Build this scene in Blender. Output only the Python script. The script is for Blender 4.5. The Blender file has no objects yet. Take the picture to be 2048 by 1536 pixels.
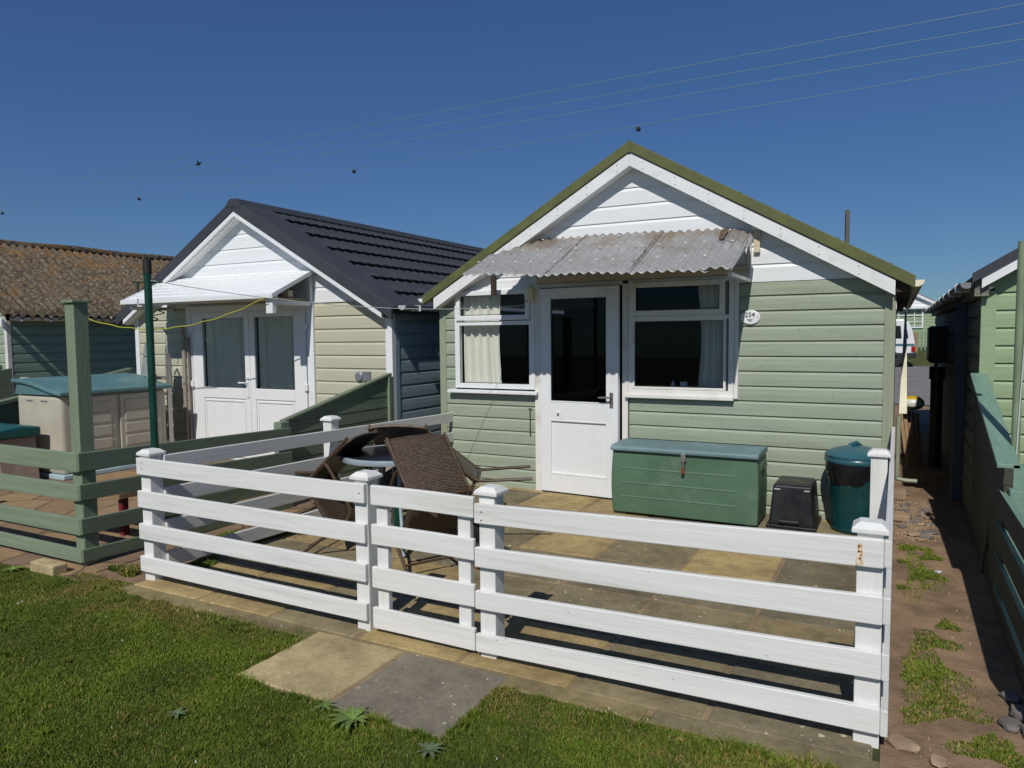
import bpy, bmesh, math, random
import numpy as np
from mathutils import Vector, Matrix
from math import sin, cos, pi, radians, sqrt
random.seed(7); RNG = np.random.default_rng(7)
S = bpy.context.scene
COL = S.collection

# ------------------------------------------------------------------ camera
cam_d = bpy.data.cameras.new("camera"); cam = bpy.data.objects.new("camera", cam_d); COL.objects.link(cam)
YAW, PITCH, ROLL = 0.48834872, 0.06659466, -0.00975262
cam_d.sensor_width = 36.0; cam_d.lens = 1450.15/2048*36.0
cam_d.clip_start = 0.05; cam_d.clip_end = 3000
f = Vector((-sin(YAW)*cos(PITCH), cos(YAW)*cos(PITCH), -sin(PITCH)))
r = Vector((cos(YAW), sin(YAW), 0)); u = r.cross(f)
r2 = cos(ROLL)*r+sin(ROLL)*u; u2 = -sin(ROLL)*r+cos(ROLL)*u
cam.matrix_world = Matrix(((r2.x,u2.x,-f.x,4.2368),(r2.y,u2.y,-f.y,-6.4259),(r2.z,u2.z,-f.z,1.5339),(0,0,0,1)))
S.camera = cam
# ------------------------------------------------------------------ light
SUN_DIR = Vector((-0.17, 1.0, -1.0)).normalized()
ELEV = math.asin(-SUN_DIR.z)
sun_d = bpy.data.lights.new("sun", 'SUN'); sun_d.energy = 3.6; sun_d.angle = radians(0.55); sun_d.color = (1.0, 0.962, 0.895)
sun = bpy.data.objects.new("sun", sun_d); COL.objects.link(sun)
sun.rotation_euler = SUN_DIR.to_track_quat('-Z', 'Y').to_euler(); sun.location = (10, -20, 20)
W = bpy.data.worlds.new("World"); S.world = W; W.use_nodes = True
nt = W.node_tree; bg = nt.nodes["Background"]
sky = nt.nodes.new("ShaderNodeTexSky"); sky.sky_type = 'NISHITA'; sky.sun_disc = False
sky.sun_elevation = ELEV; sky.sun_rotation = math.atan2(0.17, -1.0)
sky.altitude = 0; sky.air_density = 1.0; sky.dust_density = 0.1; sky.ozone_density = 5.0
hs = nt.nodes.new("ShaderNodeHueSaturation"); hs.inputs["Saturation"].default_value = 1.12; hs.inputs["Hue"].default_value = 0.515
gm_ = nt.nodes.new("ShaderNodeGamma"); gm_.inputs[1].default_value = 0.7
ml = nt.nodes.new("ShaderNodeMix"); ml.data_type = 'RGBA'; ml.blend_type = 'MULTIPLY'; ml.inputs[0].default_value = 1.0; ml.inputs[7].default_value = (.52, .79, 1.06, 1)
nt.links.new(sky.outputs[0], hs.inputs["Color"]); nt.links.new(hs.outputs[0], gm_.inputs[0]); nt.links.new(gm_.outputs[0], ml.inputs[6])
nt.links.new(ml.outputs[2], bg.inputs[0]); bg.inputs[1].default_value = 0.092
S.view_settings.view_transform = 'Standard'; S.view_settings.look = 'None'; S.view_settings.gamma = 1.0
S.view_settings.exposure = 0.0
S.render.engine = 'CYCLES'
S.cycles.max_bounces = 6

# ------------------------------------------------------------------ materials
def srgb(*c): return tuple(((x/255)/12.92 if x/255 <= .04045 else ((x/255+.055)/1.055)**2.4) for x in c)
MATS = {}
def mat(name, col, rough=.6, var=.12, scale=3.0, dirt=None, dirt_amt=.0, dirt_scale=2.0, grain=None, bump=.0, bump_scale=60,
        metallic=0, attr=None, spec=.5, trans=None, speck=None, speck_scale=40, speck_amt=.3):
    if name in MATS: return MATS[name]
    m = bpy.data.materials.new(name); m.use_nodes = True; t = m.node_tree; N = t.nodes; L = t.links
    b = N["Principled BSDF"]
    b.inputs["Roughness"].default_value = rough; b.inputs["Metallic"].default_value = metallic
    b.inputs["Specular IOR Level"].default_value = spec
    tc = N.new("ShaderNodeTexCoord"); co = tc.outputs["Object"]
    if grain is not None:
        mp = N.new("ShaderNodeMapping"); sc = [14, 14, 14]; sc['xyz'.index(grain)] = .8
        mp.inputs["Scale"].default_value = sc; L.new(co, mp.inputs[0]); gco = mp.outputs[0]
    else: gco = co
    def mix(a, bcol, fac_socket, amt=1.0, mode='MIX'):
        x = N.new("ShaderNodeMix"); x.data_type = 'RGBA'; x.blend_type = mode
        if fac_socket is not None:
            if amt != 1.0:
                mm = N.new("ShaderNodeMath"); mm.operation = 'MULTIPLY'; mm.inputs[1].default_value = amt
                L.new(fac_socket, mm.inputs[0]); fac_socket = mm.outputs[0]
            L.new(fac_socket, x.inputs[0])
        else: x.inputs[0].default_value = amt
        for i, v in ((6, a), (7, bcol)):
            if isinstance(v, tuple): x.inputs[i].default_value = (*v[:3], 1)
            else: L.new(v, x.inputs[i])
        return x.outputs[2]
    def noise(s, det=6, co_=None, rough_=.6):
        n = N.new("ShaderNodeTexNoise"); n.inputs["Scale"].default_value = s; n.inputs["Detail"].default_value = det
        n.inputs["Roughness"].default_value = rough_
        L.new(co_ or co, n.inputs["Vector"]); return n.outputs["Fac"]
    def ramp(s, lo, hi):
        q = N.new("ShaderNodeMapRange"); q.inputs[1].default_value = lo; q.inputs[2].default_value = hi
        q.interpolation_type = 'SMOOTHSTEP'; L.new(s, q.inputs[0]); return q.outputs[0]
    if attr:
        a = N.new("ShaderNodeAttribute"); a.attribute_name = attr; base = a.outputs["Color"]
    else: base = tuple(col)
    n1 = ramp(noise(scale, 6, gco), .3, .7)
    dark = mix(base, (1-var*1.6,)*3, None, 1.0, 'MULTIPLY'); lite = mix(base, (1+var*.8,)*3, None, 1.0, 'MULTIPLY')
    c = mix(dark, lite, n1)
    if dirt_amt > 0: c = mix(c, tuple(dirt), ramp(noise(dirt_scale, 8, gco if grain else co, .7), .5, .72), dirt_amt)
    if speck: c = mix(c, tuple(speck), ramp(noise(speck_scale, 3), .62, .7), speck_amt)
    L.new(c, b.inputs["Base Color"])
    if bump > 0:
        bp = N.new("ShaderNodeBump"); bp.inputs["Strength"].default_value = bump; bp.inputs["Distance"].default_value = .01
        L.new(noise(bump_scale, 5, gco if grain else co), bp.inputs["Height"]); L.new(bp.outputs[0], b.inputs["Normal"])
    rr = N.new("ShaderNodeMapRange"); rr.inputs[3].default_value = max(.05, rough-.1); rr.inputs[4].default_value = min(1, rough+.12)
    L.new(n1, rr.inputs[0]); L.new(rr.outputs[0], b.inputs["Roughness"])
    if trans:
        b.inputs["Transmission Weight"].default_value = trans
    MATS[name] = m; return m

M = {}
M['sage'] = mat('sage_painted_boards', srgb(151,161,141), .55, .05, 2.0, srgb(118,124,102), .35, 2.2, 'x', .10, 9, speck=srgb(110,112,92), speck_scale=22, speck_amt=.25)
M['sage_y'] = mat('sage_painted_boards_side', srgb(148,154,132), .6, .08, 2.0, srgb(100,105,82), .5, 2.2, 'y', .2, 9)
M['sage_dark'] = mat('sage_trim', srgb(148,154,130), .55, .06, 3, srgb(95,100,75), .4, 3, 'z', .1, 9)
M['upvc'] = mat('white_upvc', srgb(226,228,229), .32, .02, 3, srgb(170,165,150), .25, 3.0)
M['upvc_old'] = mat('aged_upvc', srgb(222,220,214), .4, .04, 3, srgb(165,150,128), .45, 2.5)
M['bargew'] = mat('white_bargeboard', srgb(226,227,226), .4, .03, 3, srgb(140,135,120), .30, 5.0)
M['cream'] = mat('cream_painted_timber', srgb(205,192,168), .6, .08, 4, srgb(140,115,85), .5, 3, 'x', .2)
M['ivory'] = mat('ivory_plastic', srgb(226,221,196), .45, .05, 5)
M['greenroof'] = mat('moss_green_roof_paint', srgb(92,97,54), .7, .16, 5, srgb(84,78,54), .5, 6, None, .2, 40)
M['whitewood'] = mat('white_painted_wood', srgb(222,222,218), .5, .022, 2.5, srgb(176,174,162), .42, .9, 'x', .16, 7)
M['whitewood_y'] = mat('white_painted_wood_side', srgb(212,212,208), .5, .025, 2.5, srgb(176,174,162), .4, .9, 'y', .16, 7)
M['whitewood_z'] = mat('white_painted_wood_post', srgb(222,222,218), .5, .022, 2.5, srgb(172,170,152), .42, .9, 'z', .16, 7)
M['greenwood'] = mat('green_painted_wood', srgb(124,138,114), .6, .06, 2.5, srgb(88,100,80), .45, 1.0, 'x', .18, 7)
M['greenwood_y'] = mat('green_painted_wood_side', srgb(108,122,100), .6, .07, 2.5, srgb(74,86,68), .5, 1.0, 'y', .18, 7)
M['greenwood_z'] = mat('green_painted_wood_post', srgb(122,136,112), .6, .06, 2.5, srgb(86,98,78), .45, 1.0, 'z', .18, 7)
M['shadeside'] = mat('shade_darkened_boards', srgb(66,66,52), .8, .15, 3, srgb(44,42,32), .5, 1.2, 'y', .3, 8)  # shade on faces turned away from the sun is put into this colour
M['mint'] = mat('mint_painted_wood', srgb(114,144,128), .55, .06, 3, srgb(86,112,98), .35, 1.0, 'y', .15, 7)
M['beige'] = mat('beige_cladding', srgb(184,182,160), .5, .03, 3, srgb(165,158,132), .2, 3, 'x', .06, 10)
M['gablew'] = mat('white_gable_cladding', srgb(224,227,229), .45, .015, 3, srgb(190,190,184), .2, 2.5, 'x', .05, 10)
M['blueclad'] = mat('blue_grey_cladding', srgb(146,164,174), .5, .06, 3, srgb(110,126,134), .3, 3, 'y', .12, 10)
M['ch3'] = mat('dull_green_cladding', srgb(130,154,136), .55, .08, 3, srgb(92,112,98), .35, 3, 'y', .15, 10)
M['ch3f'] = mat('pale_green_front_cladding', srgb(150,165,145), .55, .06, 3, srgb(110,125,95), .3, 3, 'x', .15, 10)
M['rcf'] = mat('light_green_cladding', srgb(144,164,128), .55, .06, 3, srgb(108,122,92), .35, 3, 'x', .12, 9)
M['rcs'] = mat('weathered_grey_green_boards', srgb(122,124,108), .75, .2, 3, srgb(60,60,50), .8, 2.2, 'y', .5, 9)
M['tile'] = mat('charcoal_roof_tiles', srgb(62,65,72), .75, .08, 4, None, 0, 2, None, .25, 220, spec=.25)
M['gut_grey'] = mat('grey_gutter', srgb(120,124,128), .45, .08, 5, srgb(70,70,65), .3)
M['pipe_blue'] = mat('slate_blue_downpipe', srgb(70,84,96), .55, .1, 5, srgb(40,42,44), .4, 3)
M['black'] = mat('black_plastic', srgb(26,27,30), .4, .15, 6, srgb(70,66,60), .25, 9)
M['dkgreenpole'] = mat('dark_green_metal', srgb(8,62,48), .35, .12, 5, srgb(30,40,36), .3, 8)
M['polegrey'] = mat('grey_green_pole_paint', srgb(125,142,112), .5, .1, 4, srgb(80,90,70), .4, 5)
M['boxgreen'] = mat('green_moulded_plastic', srgb(78,108,86), .5, .07, 3, srgb(112,136,118), .5, 2.6, None, .15, 300, speck=srgb(130,140,125), speck_scale=60, speck_amt=.3)
M['boxlid'] = mat('faded_teal_plastic', srgb(104,130,134), .5, .07, 3, srgb(140,158,158), .45, 3, None, .15, 300)
M['bingreen'] = mat('bottle_green_plastic', srgb(14,58,58), .33, .1, 4, srgb(45,75,75), .3, 4, None, .1, 200)
M['binlid'] = mat('blue_green_bin_lid', srgb(48,92,104), .33, .08, 4, srgb(80,110,110), .35, 5)
M['shedcream'] = mat('cream_moulded_plastic', srgb(184,178,160), .5, .05, 3, srgb(146,140,120), .3, 2.2, None, .1, 200)
M['shedteal'] = mat('teal_moulded_plastic', srgb(88,124,126), .5, .07, 3, srgb(118,144,142), .3, 3, None, .1, 200)
M['shedbase'] = mat('pale_blue_plastic_base', srgb(165,190,198), .5, .05)
M['brownbox'] = mat('mushroom_brown_plastic', srgb(150,132,120), .5, .06, 3, None, 0, 3, None, .15, 200)
M['cushteal'] = mat('deep_teal_plastic_lid', srgb(14,84,84), .4, .08)
M['metal'] = mat('galvanised_metal', srgb(160,160,155), .35, .12, 8, srgb(110,75,50), .5, 12, metallic=.7)
M['rust'] = mat('rusty_metal', srgb(120,66,40), .8, .3, 20)
M['alu'] = mat('aluminium', srgb(185,182,176), .35, .1, 8, metallic=.6, speck=(.5,.48,.45), speck_amt=.5)
M['wickerframe'] = mat('brown_chair_tube', srgb(82,66,50), .4, .15, 10)
M['tabletop'] = mat('dark_glass_tabletop', srgb(30,31,34), .3, .1, 3)
M['tablerim'] = mat('pale_metal_table_rim', srgb(170,182,190), .35, .06, 8, metallic=.3)
M['curtain'] = mat('cream_curtain_fabric', srgb(222,222,210), .9, .04, 3)
M['curtain2'] = mat('pale_grey_net_curtain', srgb(250,244,224), .9, .03, 3)
M['interior'] = mat('dark_interior_paint', srgb(24,22,22), .9, .1)
M['dirt'] = mat('bare_soil', srgb(136,112,88), .95, .22, 5, srgb(92,74,56), .6, 1.6, None, .8, 45, speck=srgb(166,148,124), speck_scale=70)
M['asphalt'] = mat('grey_asphalt', srgb(124,120,118), .9, .12, 1.2, srgb(105,100,98), .4, .8, None, .3, 60)
M['brick'] = mat('buff_brick', srgb(178,160,120), .9, .15, 12, srgb(120,90,60), .5, 14, None, .6, 60)
M['concrete'] = mat('mossy_concrete', srgb(122,104,84), .95, .25, 8, srgb(80,74,50), .6, 7, None, .8, 50)
M['stone'] = mat('slate_stone', srgb(118,112,108), .85, .2, 6, srgb(90,76,64), .5, 5, None, .6, 40)
M['stonebuff'] = mat('buff_stone', srgb(160,136,112), .9, .2, 6, srgb(110,95,70), .5, 5, None, .6, 40)
M['grassbase'] = mat('turf_soil', srgb(66,74,30), 1.0, .3, 6, srgb(92,80,50), .5, .9, None, .6, 60)
M['blade'] = mat('grass_blade', (1,1,1), .6, .1, 4, attr='col', spec=.25)
M['weed'] = mat('weed_leaf', srgb(104,126,62), .6, .2, 8, spec=.3)
M['wood'] = mat('bare_timber', srgb(150,122,88), .75, .15, 3, srgb(90,72,52), .4, 1.5, 'z', .4, 8)
M['wirelt'] = mat('pale_cable', srgb(110,140,150), .5, .05)
M['wiredk'] = mat('dark_cable', srgb(40,48,46), .5, .05)
M['cord'] = mat('yellow_rope', srgb(178,176,60), .7, .05)
M['line'] = mat('white_clothes_line', srgb(205,208,208), .5, .03)
M['liner'] = mat('black_bin_liner', srgb(22,22,26), .18, .1, 10, None, 0, 2, None, 1.0, 26)
M['black_ink'] = mat('black_ink', (.02,.02,.035), .5, .0)
M['pale_ink'] = mat('faded_white_print', srgb(190,192,195), .6, .05)
M['plate'] = mat('white_enamel', srgb(222,224,222), .25, .02)
M['ylw'] = mat('yellow_vinyl', srgb(200,168,30), .4, .05)
M['grn'] = mat('green_vinyl', srgb(70,130,110), .4, .05)
M['wht'] = mat('white_vinyl', srgb(215,215,205), .4, .05)
M['vanw'] = mat('white_car_paint', srgb(218,220,220), .25, .02, 3)
M['teal'] = mat('teal_stripe', srgb(70,110,120), .4, .03)
M['red'] = mat('red_lens', srgb(150,20,22), .25, .03)
M['rubber'] = mat('dark_rubber', srgb(34,34,36), .7, .1)
M['roofgrey'] = mat('weathered_grey_slates', srgb(98,96,90), .8, .15, 3, srgb(60,58,52), .5, 2, 'x', .4, 8)
M['brownbit'] = mat('dark_brown_timber', srgb(62,44,34), .7, .15, 4)
M['navy'] = mat('navy_plastic', srgb(24,38,96), .3, .1)
M['bird'] = mat('brown_feathers', srgb(52,46,40), .8, .3, 30)
M['maroon'] = mat('maroon_paint', srgb(110,30,36), .6, .1)

def glass_mat():
    m = bpy.data.materials.new('window_glass'); m.use_nodes = True; t = m.node_tree; N = t.nodes; L = t.links
    for n in list(N):
        if n.type != 'OUTPUT_MATERIAL': N.remove(n)
    out = [n for n in N if n.type == 'OUTPUT_MATERIAL'][0]
    tr = N.new("ShaderNodeBsdfTransparent"); tr.inputs[0].default_value = (.93,.95,.94,1)
    gl = N.new("ShaderNodeBsdfGlossy"); gl.inputs["Roughness"].default_value = .02; gl.inputs[0].default_value = (.42,.44,.46,1)
    fr = N.new("ShaderNodeFresnel"); fr.inputs[0].default_value = 1.45
    mx = N.new("ShaderNodeMixShader"); L.new(fr.outputs[0], mx.inputs[0]); L.new(tr.outputs[0], mx.inputs[1]); L.new(gl.outputs[0], mx.inputs[2])
    L.new(mx.outputs[0], out.inputs[0]); return m
M['glass'] = glass_mat()

def custom(name, fn):
    m = bpy.data.materials.new(name); m.use_nodes = True; fn(m.node_tree, m.node_tree.nodes["Principled BSDF"]); return m
def NN(t, typ, **kw):
    n = t.nodes.new(typ)
    for k, v in kw.items():
        if k.startswith('i_'): n.inputs[k[2:].replace('_',' ')].default_value = v
        else: setattr(n, k, v)
    return n
def cramp(t, src, stops):
    c = t.nodes.new("ShaderNodeValToRGB"); e = c.color_ramp.elements
    while len(e) < len(stops): e.new(.5)
    for el, (p, col) in zip(e, stops): el.position = p; el.color = (*col, 1)
    t.links.new(src, c.inputs[0]); return c.outputs[0]
def mixc(t, a, b, fac, mode='MIX'):
    x = t.nodes.new("ShaderNodeMix"); x.data_type = 'RGBA'; x.blend_type = mode
    for i, v in ((0, fac), (6, a), (7, b)):
        if isinstance(v, (int, float)): x.inputs[i].default_value = v
        elif isinstance(v, tuple): x.inputs[i].default_value = (*v[:3], 1)
        else: t.links.new(v, x.inputs[i])
    return x.outputs[2]
def bump(t, b, h, s=.5, d=.01):
    bp = t.nodes.new("ShaderNodeBump"); bp.inputs["Strength"].default_value = s; bp.inputs["Distance"].default_value = d
    t.links.new(h, bp.inputs["Height"]); t.links.new(bp.outputs[0], b.inputs["Normal"])
def f_lichen(t, b):
    tc = t.nodes.new("ShaderNodeTexCoord").outputs["Object"]
    n1 = NN(t, "ShaderNodeTexNoise", i_Scale=3.2, i_Detail=9.0, i_Roughness=.75); t.links.new(tc, n1.inputs["Vector"])
    n2 = NN(t, "ShaderNodeTexNoise", i_Scale=13.0, i_Detail=8.0, i_Roughness=.8); t.links.new(tc, n2.inputs["Vector"])
    n3 = NN(t, "ShaderNodeTexNoise", i_Scale=26.0, i_Detail=3.0); t.links.new(tc, n3.inputs["Vector"])
    base = cramp(t, n2.outputs[0], [(.34, srgb(30,24,22)), (.44, srgb(66,54,46)), (.52, srgb(96,86,68)), (.58, srgb(118,108,90)), (.64, srgb(52,44,38)), (.75, srgb(40,34,30))])
    sep = t.nodes.new("ShaderNodeSeparateXYZ"); t.links.new(tc, sep.inputs[0])
    hz = NN(t, "ShaderNodeMapRange"); t.links.new(sep.outputs[2], hz.inputs[0]); hz.inputs[1].default_value = 2.2; hz.inputs[2].default_value = 3.2; hz.inputs[3].default_value = 0; hz.inputs[4].default_value = .09
    ad = NN(t, "ShaderNodeMath", operation='ADD'); t.links.new(n1.outputs[0], ad.inputs[0]); t.links.new(hz.outputs[0], ad.inputs[1])
    org = cramp(t, ad.outputs[0], [(.57, (0,0,0)), (.66, (.8,.8,.8))])
    c = mixc(t, base, srgb(116,82,40), org)
    wh = cramp(t, n3.outputs[0], [(.66, (0,0,0)), (.7, (1,1,1))]); c = mixc(t, c, srgb(172,162,140), wh)
    t.links.new(c, b.inputs["Base Color"]); b.inputs["Roughness"].default_value = .95; bump(t, b, n2.outputs[0], .8, .02)
M['lichen'] = custom('lichen_covered_asbestos', f_lichen)
def f_sheet(t, b):
    tc = t.nodes.new("ShaderNodeTexCoord").outputs["Object"]
    n1 = NN(t, "ShaderNodeTexNoise", i_Scale=3.0, i_Detail=8.0, i_Roughness=.65); t.links.new(tc, n1.inputs["Vector"])
    n2 = NN(t, "ShaderNodeTexNoise", i_Scale=26.0, i_Detail=4.0); t.links.new(tc, n2.inputs["Vector"])
    sep = t.nodes.new("ShaderNodeSeparateXYZ"); t.links.new(tc, sep.inputs[0])
    hy = NN(t, "ShaderNodeMapRange"); t.links.new(sep.outputs[1], hy.inputs[0]); hy.inputs[1].default_value = -.55; hy.inputs[2].default_value = 0.05; hy.inputs[3].default_value = -.14; hy.inputs[4].default_value = .16
    ad = NN(t, "ShaderNodeMath", operation='ADD'); t.links.new(n1.outputs[0], ad.inputs[0]); t.links.new(hy.outputs[0], ad.inputs[1])
    dm = cramp(t, ad.outputs[0], [(.40, (0,0,0)), (.74, (1,1,1))])
    base = cramp(t, n2.outputs[0], [(.3, srgb(152,152,152)), (.7, srgb(178,178,177))])
    c = mixc(t, base, srgb(132,114,92), dm); t.links.new(c, b.inputs["Base Color"])
    b.inputs["Roughness"].default_value = .38
    b.inputs["Transmission Weight"].default_value = 0.0
    bump(t, b, n2.outputs[0], .15, .005)
    tl = t.nodes.new("ShaderNodeBsdfTranslucent"); t.links.new(c, tl.inputs[0]); mx = t.nodes.new("ShaderNodeMixShader"); mx.inputs[0].default_value = .22
    out = [n for n in t.nodes if n.type == 'OUTPUT_MATERIAL'][0]; t.links.new(b.outputs[0], mx.inputs[1]); t.links.new(tl.outputs[0], mx.inputs[2]); t.links.new(mx.outputs[0], out.inputs[0])
M['sheet'] = custom('aged_corrugated_plastic', f_sheet)
def f_slab(t, b):
    tc = t.nodes.new("ShaderNodeTexCoord").outputs["Object"]
    at = NN(t, "ShaderNodeAttribute", attribute_name='col')
    def nz(sc, det=4.0, ro=.6):
        n = NN(t, "ShaderNodeTexNoise", i_Scale=sc, i_Detail=det, i_Roughness=ro); t.links.new(tc, n.inputs["Vector"]); return n.outputs[0]
    n1, n2, n3, n4, n5 = nz(2.6, 9.0, .75), nz(150.0, 2.0), nz(26.0, 2.0), nz(1.3, 2.0), nz(9.0, 8.0, .8)
    c = mixc(t, at.outputs["Color"], cramp(t, n1, [(.32, (.50,.48,.42)), (.5, (.86,.85,.80)), (.66, (1.14,1.12,1.06))]), .9, 'MULTIPLY')
    c = mixc(t, c, cramp(t, n5, [(.36, (.66,.66,.62)), (.55, (1.04,1.04,1.02))]), .75, 'MULTIPLY')
    c = mixc(t, c, cramp(t, n2, [(.3, (.66,.66,.66)), (.7, (1.22,1.22,1.22))]), .7, 'MULTIPLY')
    ms = cramp(t, n5, [(.60, (0,0,0)), (.72, (.55,.55,.55))]); c = mixc(t, c, srgb(96,98,58), ms)
    li = cramp(t, n3, [(.665, (0,0,0)), (.69, (1,1,1))]); lm = cramp(t, n4, [(.44, (0,0,0)), (.56, (1,1,1))])
    c = mixc(t, c, srgb(196,188,158), mixc(t, li, lm, 1.0, 'MULTIPLY'))
    t.links.new(c, b.inputs["Base Color"]); b.inputs["Roughness"].default_value = .92; bump(t, b, n5, .5, .006)
M['slab'] = custom('weathered_concrete_slab', f_slab)
def f_crazy(t, b):
    tc = t.nodes.new("ShaderNodeTexCoord").outputs["Object"]
    nz = NN(t, "ShaderNodeTexNoise", i_Scale=2.0, i_Detail=3.0); t.links.new(tc, nz.inputs["Vector"])
    mp = mixc(t, tc, nz.outputs[1], .12)
    v = NN(t, "ShaderNodeTexVoronoi", feature='DISTANCE_TO_EDGE', i_Scale=2.2); t.links.new(mp, v.inputs["Vector"])
    v2 = NN(t, "ShaderNodeTexVoronoi", i_Scale=2.2); t.links.new(mp, v2.inputs["Vector"])
    jn = cramp(t, v.outputs["Distance"], [(.0, (1,1,1)), (.035, (0,0,0))])
    n1 = NN(t, "ShaderNodeTexNoise", i_Scale=7.0, i_Detail=8.0, i_Roughness=.7); t.links.new(tc, n1.inputs["Vector"])
    sep = t.nodes.new("ShaderNodeSeparateColor"); t.links.new(v2.outputs["Color"], sep.inputs[0])
    cc = cramp(t, sep.outputs[0], [(.1, srgb(138,114,84)), (.5, srgb(156,130,94)), (.9, srgb(128,106,84))])
    cc = mixc(t, cc, cramp(t, n1.outputs[0], [(.3, (.65,.65,.65)), (.7, (1.15,1.12,1.1))]), .8, 'MULTIPLY')
    c = mixc(t, cc, srgb(84,64,48), jn)
    t.links.new(c, b.inputs["Base Color"]); b.inputs["Roughness"].default_value = .9; bump(t, b, v.outputs["Distance"], .25, .01)
M['crazy'] = custom('brown_crazy_paving', f_crazy)
def f_wicker(t, b):
    tc = t.nodes.new("ShaderNodeTexCoord").outputs["UV"]
    br = NN(t, "ShaderNodeTexBrick", i_Scale=1.0, i_Color1=(*srgb(122,103,84),1), i_Color2=(*srgb(94,79,64),1), i_Mortar=(*srgb(20,15,12),1))
    br.inputs["Mortar Size"].default_value = .0022; br.inputs["Brick Width"].default_value = .022; br.inputs["Row Height"].default_value = .011
    br.inputs["Mortar Smooth"].default_value = .6
    t.links.new(tc, br.inputs["Vector"]); t.links.new(br.outputs["Color"], b.inputs["Base Color"]); b.inputs["Roughness"].default_value = .38
    inv = NN(t, "ShaderNodeMath", operation='SUBTRACT'); inv.inputs[0].default_value = 1; t.links.new(br.outputs["Fac"], inv.inputs[1])
    bump(t, b, inv.outputs[0], 1.0, .004)
M['wicker'] = custom('brown_synthetic_wicker', f_wicker)

# ------------------------------------------------------------------ mesh helpers
class MB:
    def __init__(s): s.v = []; s.f = []; s.uv = None
    def add(s, vs, fs):
        o = len(s.v); s.v += [tuple(x) for x in vs]; s.f += [tuple(i+o for i in q) for q in fs]; return s
    def box(s, x0, x1, y0, y1, z0, z1):
        return s.add([(x,y,z) for z in (z0,z1) for y in (y0,y1) for x in (x0,x1)],
                     [(0,2,3,1),(4,5,7,6),(0,1,5,4),(2,6,7,3),(0,4,6,2),(1,3,7,5)])
    def hexa(s, p):   # 8 corners: bottom 4 (ccw), top 4 (ccw)
        return s.add(p, [(3,2,1,0),(4,5,6,7),(0,1,5,4),(1,2,6,5),(2,3,7,6),(3,0,4,7)])
    def prism(s, poly, axis, a, b):
        n = len(poly)
        def mk(p, w):
            if axis == 'x': return (w, p[0], p[1])
            if axis == 'y': return (p[0], w, p[1])
            return (p[0], p[1], w)
        vs = [mk(p, a) for p in poly]+[mk(p, b) for p in poly]
        return s.add(vs, [tuple(range(n))[::-1], tuple(range(n, 2*n))]+[(i, (i+1) % n, n+(i+1) % n, n+i) for i in range(n)])
    def tube(s, pts, rad, n=8, caps=True):
        pts = [Vector(p) for p in pts]; rs = rad if isinstance(rad, (list, tuple)) else [rad]*len(pts)
        rings = []; prev = None
        for i, p in enumerate(pts):
            d = (pts[min(i+1, len(pts)-1)]-pts[max(i-1, 0)]).normalized()
            if prev is None:
                a = d.cross(Vector((0,0,1)));
                if a.length < .05: a = d.cross(Vector((1,0,0)))
            else: a = prev-d*prev.dot(d)
            a.normalize(); prev = a; b = d.cross(a)
            rings.append([p+(a*cos(2*pi*k/n)+b*sin(2*pi*k/n))*rs[i] for k in range(n)])
        vs = [q for g in rings for q in g]; fs = []
        for i in range(len(pts)-1):
            for k in range(n): fs.append((i*n+k, i*n+(k+1) % n, (i+1)*n+(k+1) % n, (i+1)*n+k))
        if caps: fs += [tuple(range(n))[::-1], tuple((len(pts)-1)*n+k for k in range(n))]
        return s.add(vs, fs)
    def lathe(s, prof, c=(0,0,0), n=32, capb=True, capt=True):
        vs = [(c[0]+r_*cos(2*pi*k/n), c[1]+r_*sin(2*pi*k/n), c[2]+z) for r_, z in prof for k in range(n)]
        fs = [(i*n+k, i*n+(k+1) % n, (i+1)*n+(k+1) % n, (i+1)*n+k) for i in range(len(prof)-1) for k in range(n)]
        if capb: fs.append(tuple(range(n))[::-1])
        if capt: fs.append(tuple((len(prof)-1)*n+k for k in range(n)))
        return s.add(vs, fs)
    def build(s, name, m, parent=None, bevel=0, smooth=False, seg=2, **tags):
        me = bpy.data.meshes.new(name); me.from_pydata(s.v, [], s.f); me.update()
        if s.uv is not None:
            ul = me.uv_layers.new(name='uv')
            for li, l in enumerate(me.loops): ul.data[li].uv = s.uv[l.vertex_index]
        bm = bmesh.new(); bm.from_mesh(me); bmesh.ops.recalc_face_normals(bm, faces=bm.faces); bm.to_mesh(me); bm.free()
        me.materials.append(m)
        o = bpy.data.objects.new(name, me); COL.objects.link(o)
        if smooth:
            for p in me.polygons: p.use_smooth = True
            try: me.set_sharp_from_angle(angle=radians(35))
            except Exception: pass
        if bevel:
            md = o.modifiers.new('bevel', 'BEVEL'); md.width = bevel; md.segments = seg; md.limit_method = 'ANGLE'; md.angle_limit = radians(40)
        if parent:
            o.parent = parent
            if not parent.get('_local'):
                p = parent; off = Vector((0,0,0))
                while p: off += p.location; p = p.parent
                o.location = -off
        for k, v in tags.items(): o[k] = v
        return o
def thing(name, label, cat, loc=(0,0,0), group=None, local=False):
    o = bpy.data.objects.new(name, None); COL.objects.link(o); o.location = loc
    o['label'] = label; o['category'] = cat
    if group: o['group'] = group
    if local: o['_local'] = 1
    o.empty_display_size = .1
    return o
def tag(o, label, cat, group=None):
    o['label'] = label; o['category'] = cat
    if group: o['group'] = group
    return o
def struct(o): o['kind'] = 'structure'; return o
def box(*a): return MB().box(*a)

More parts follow.
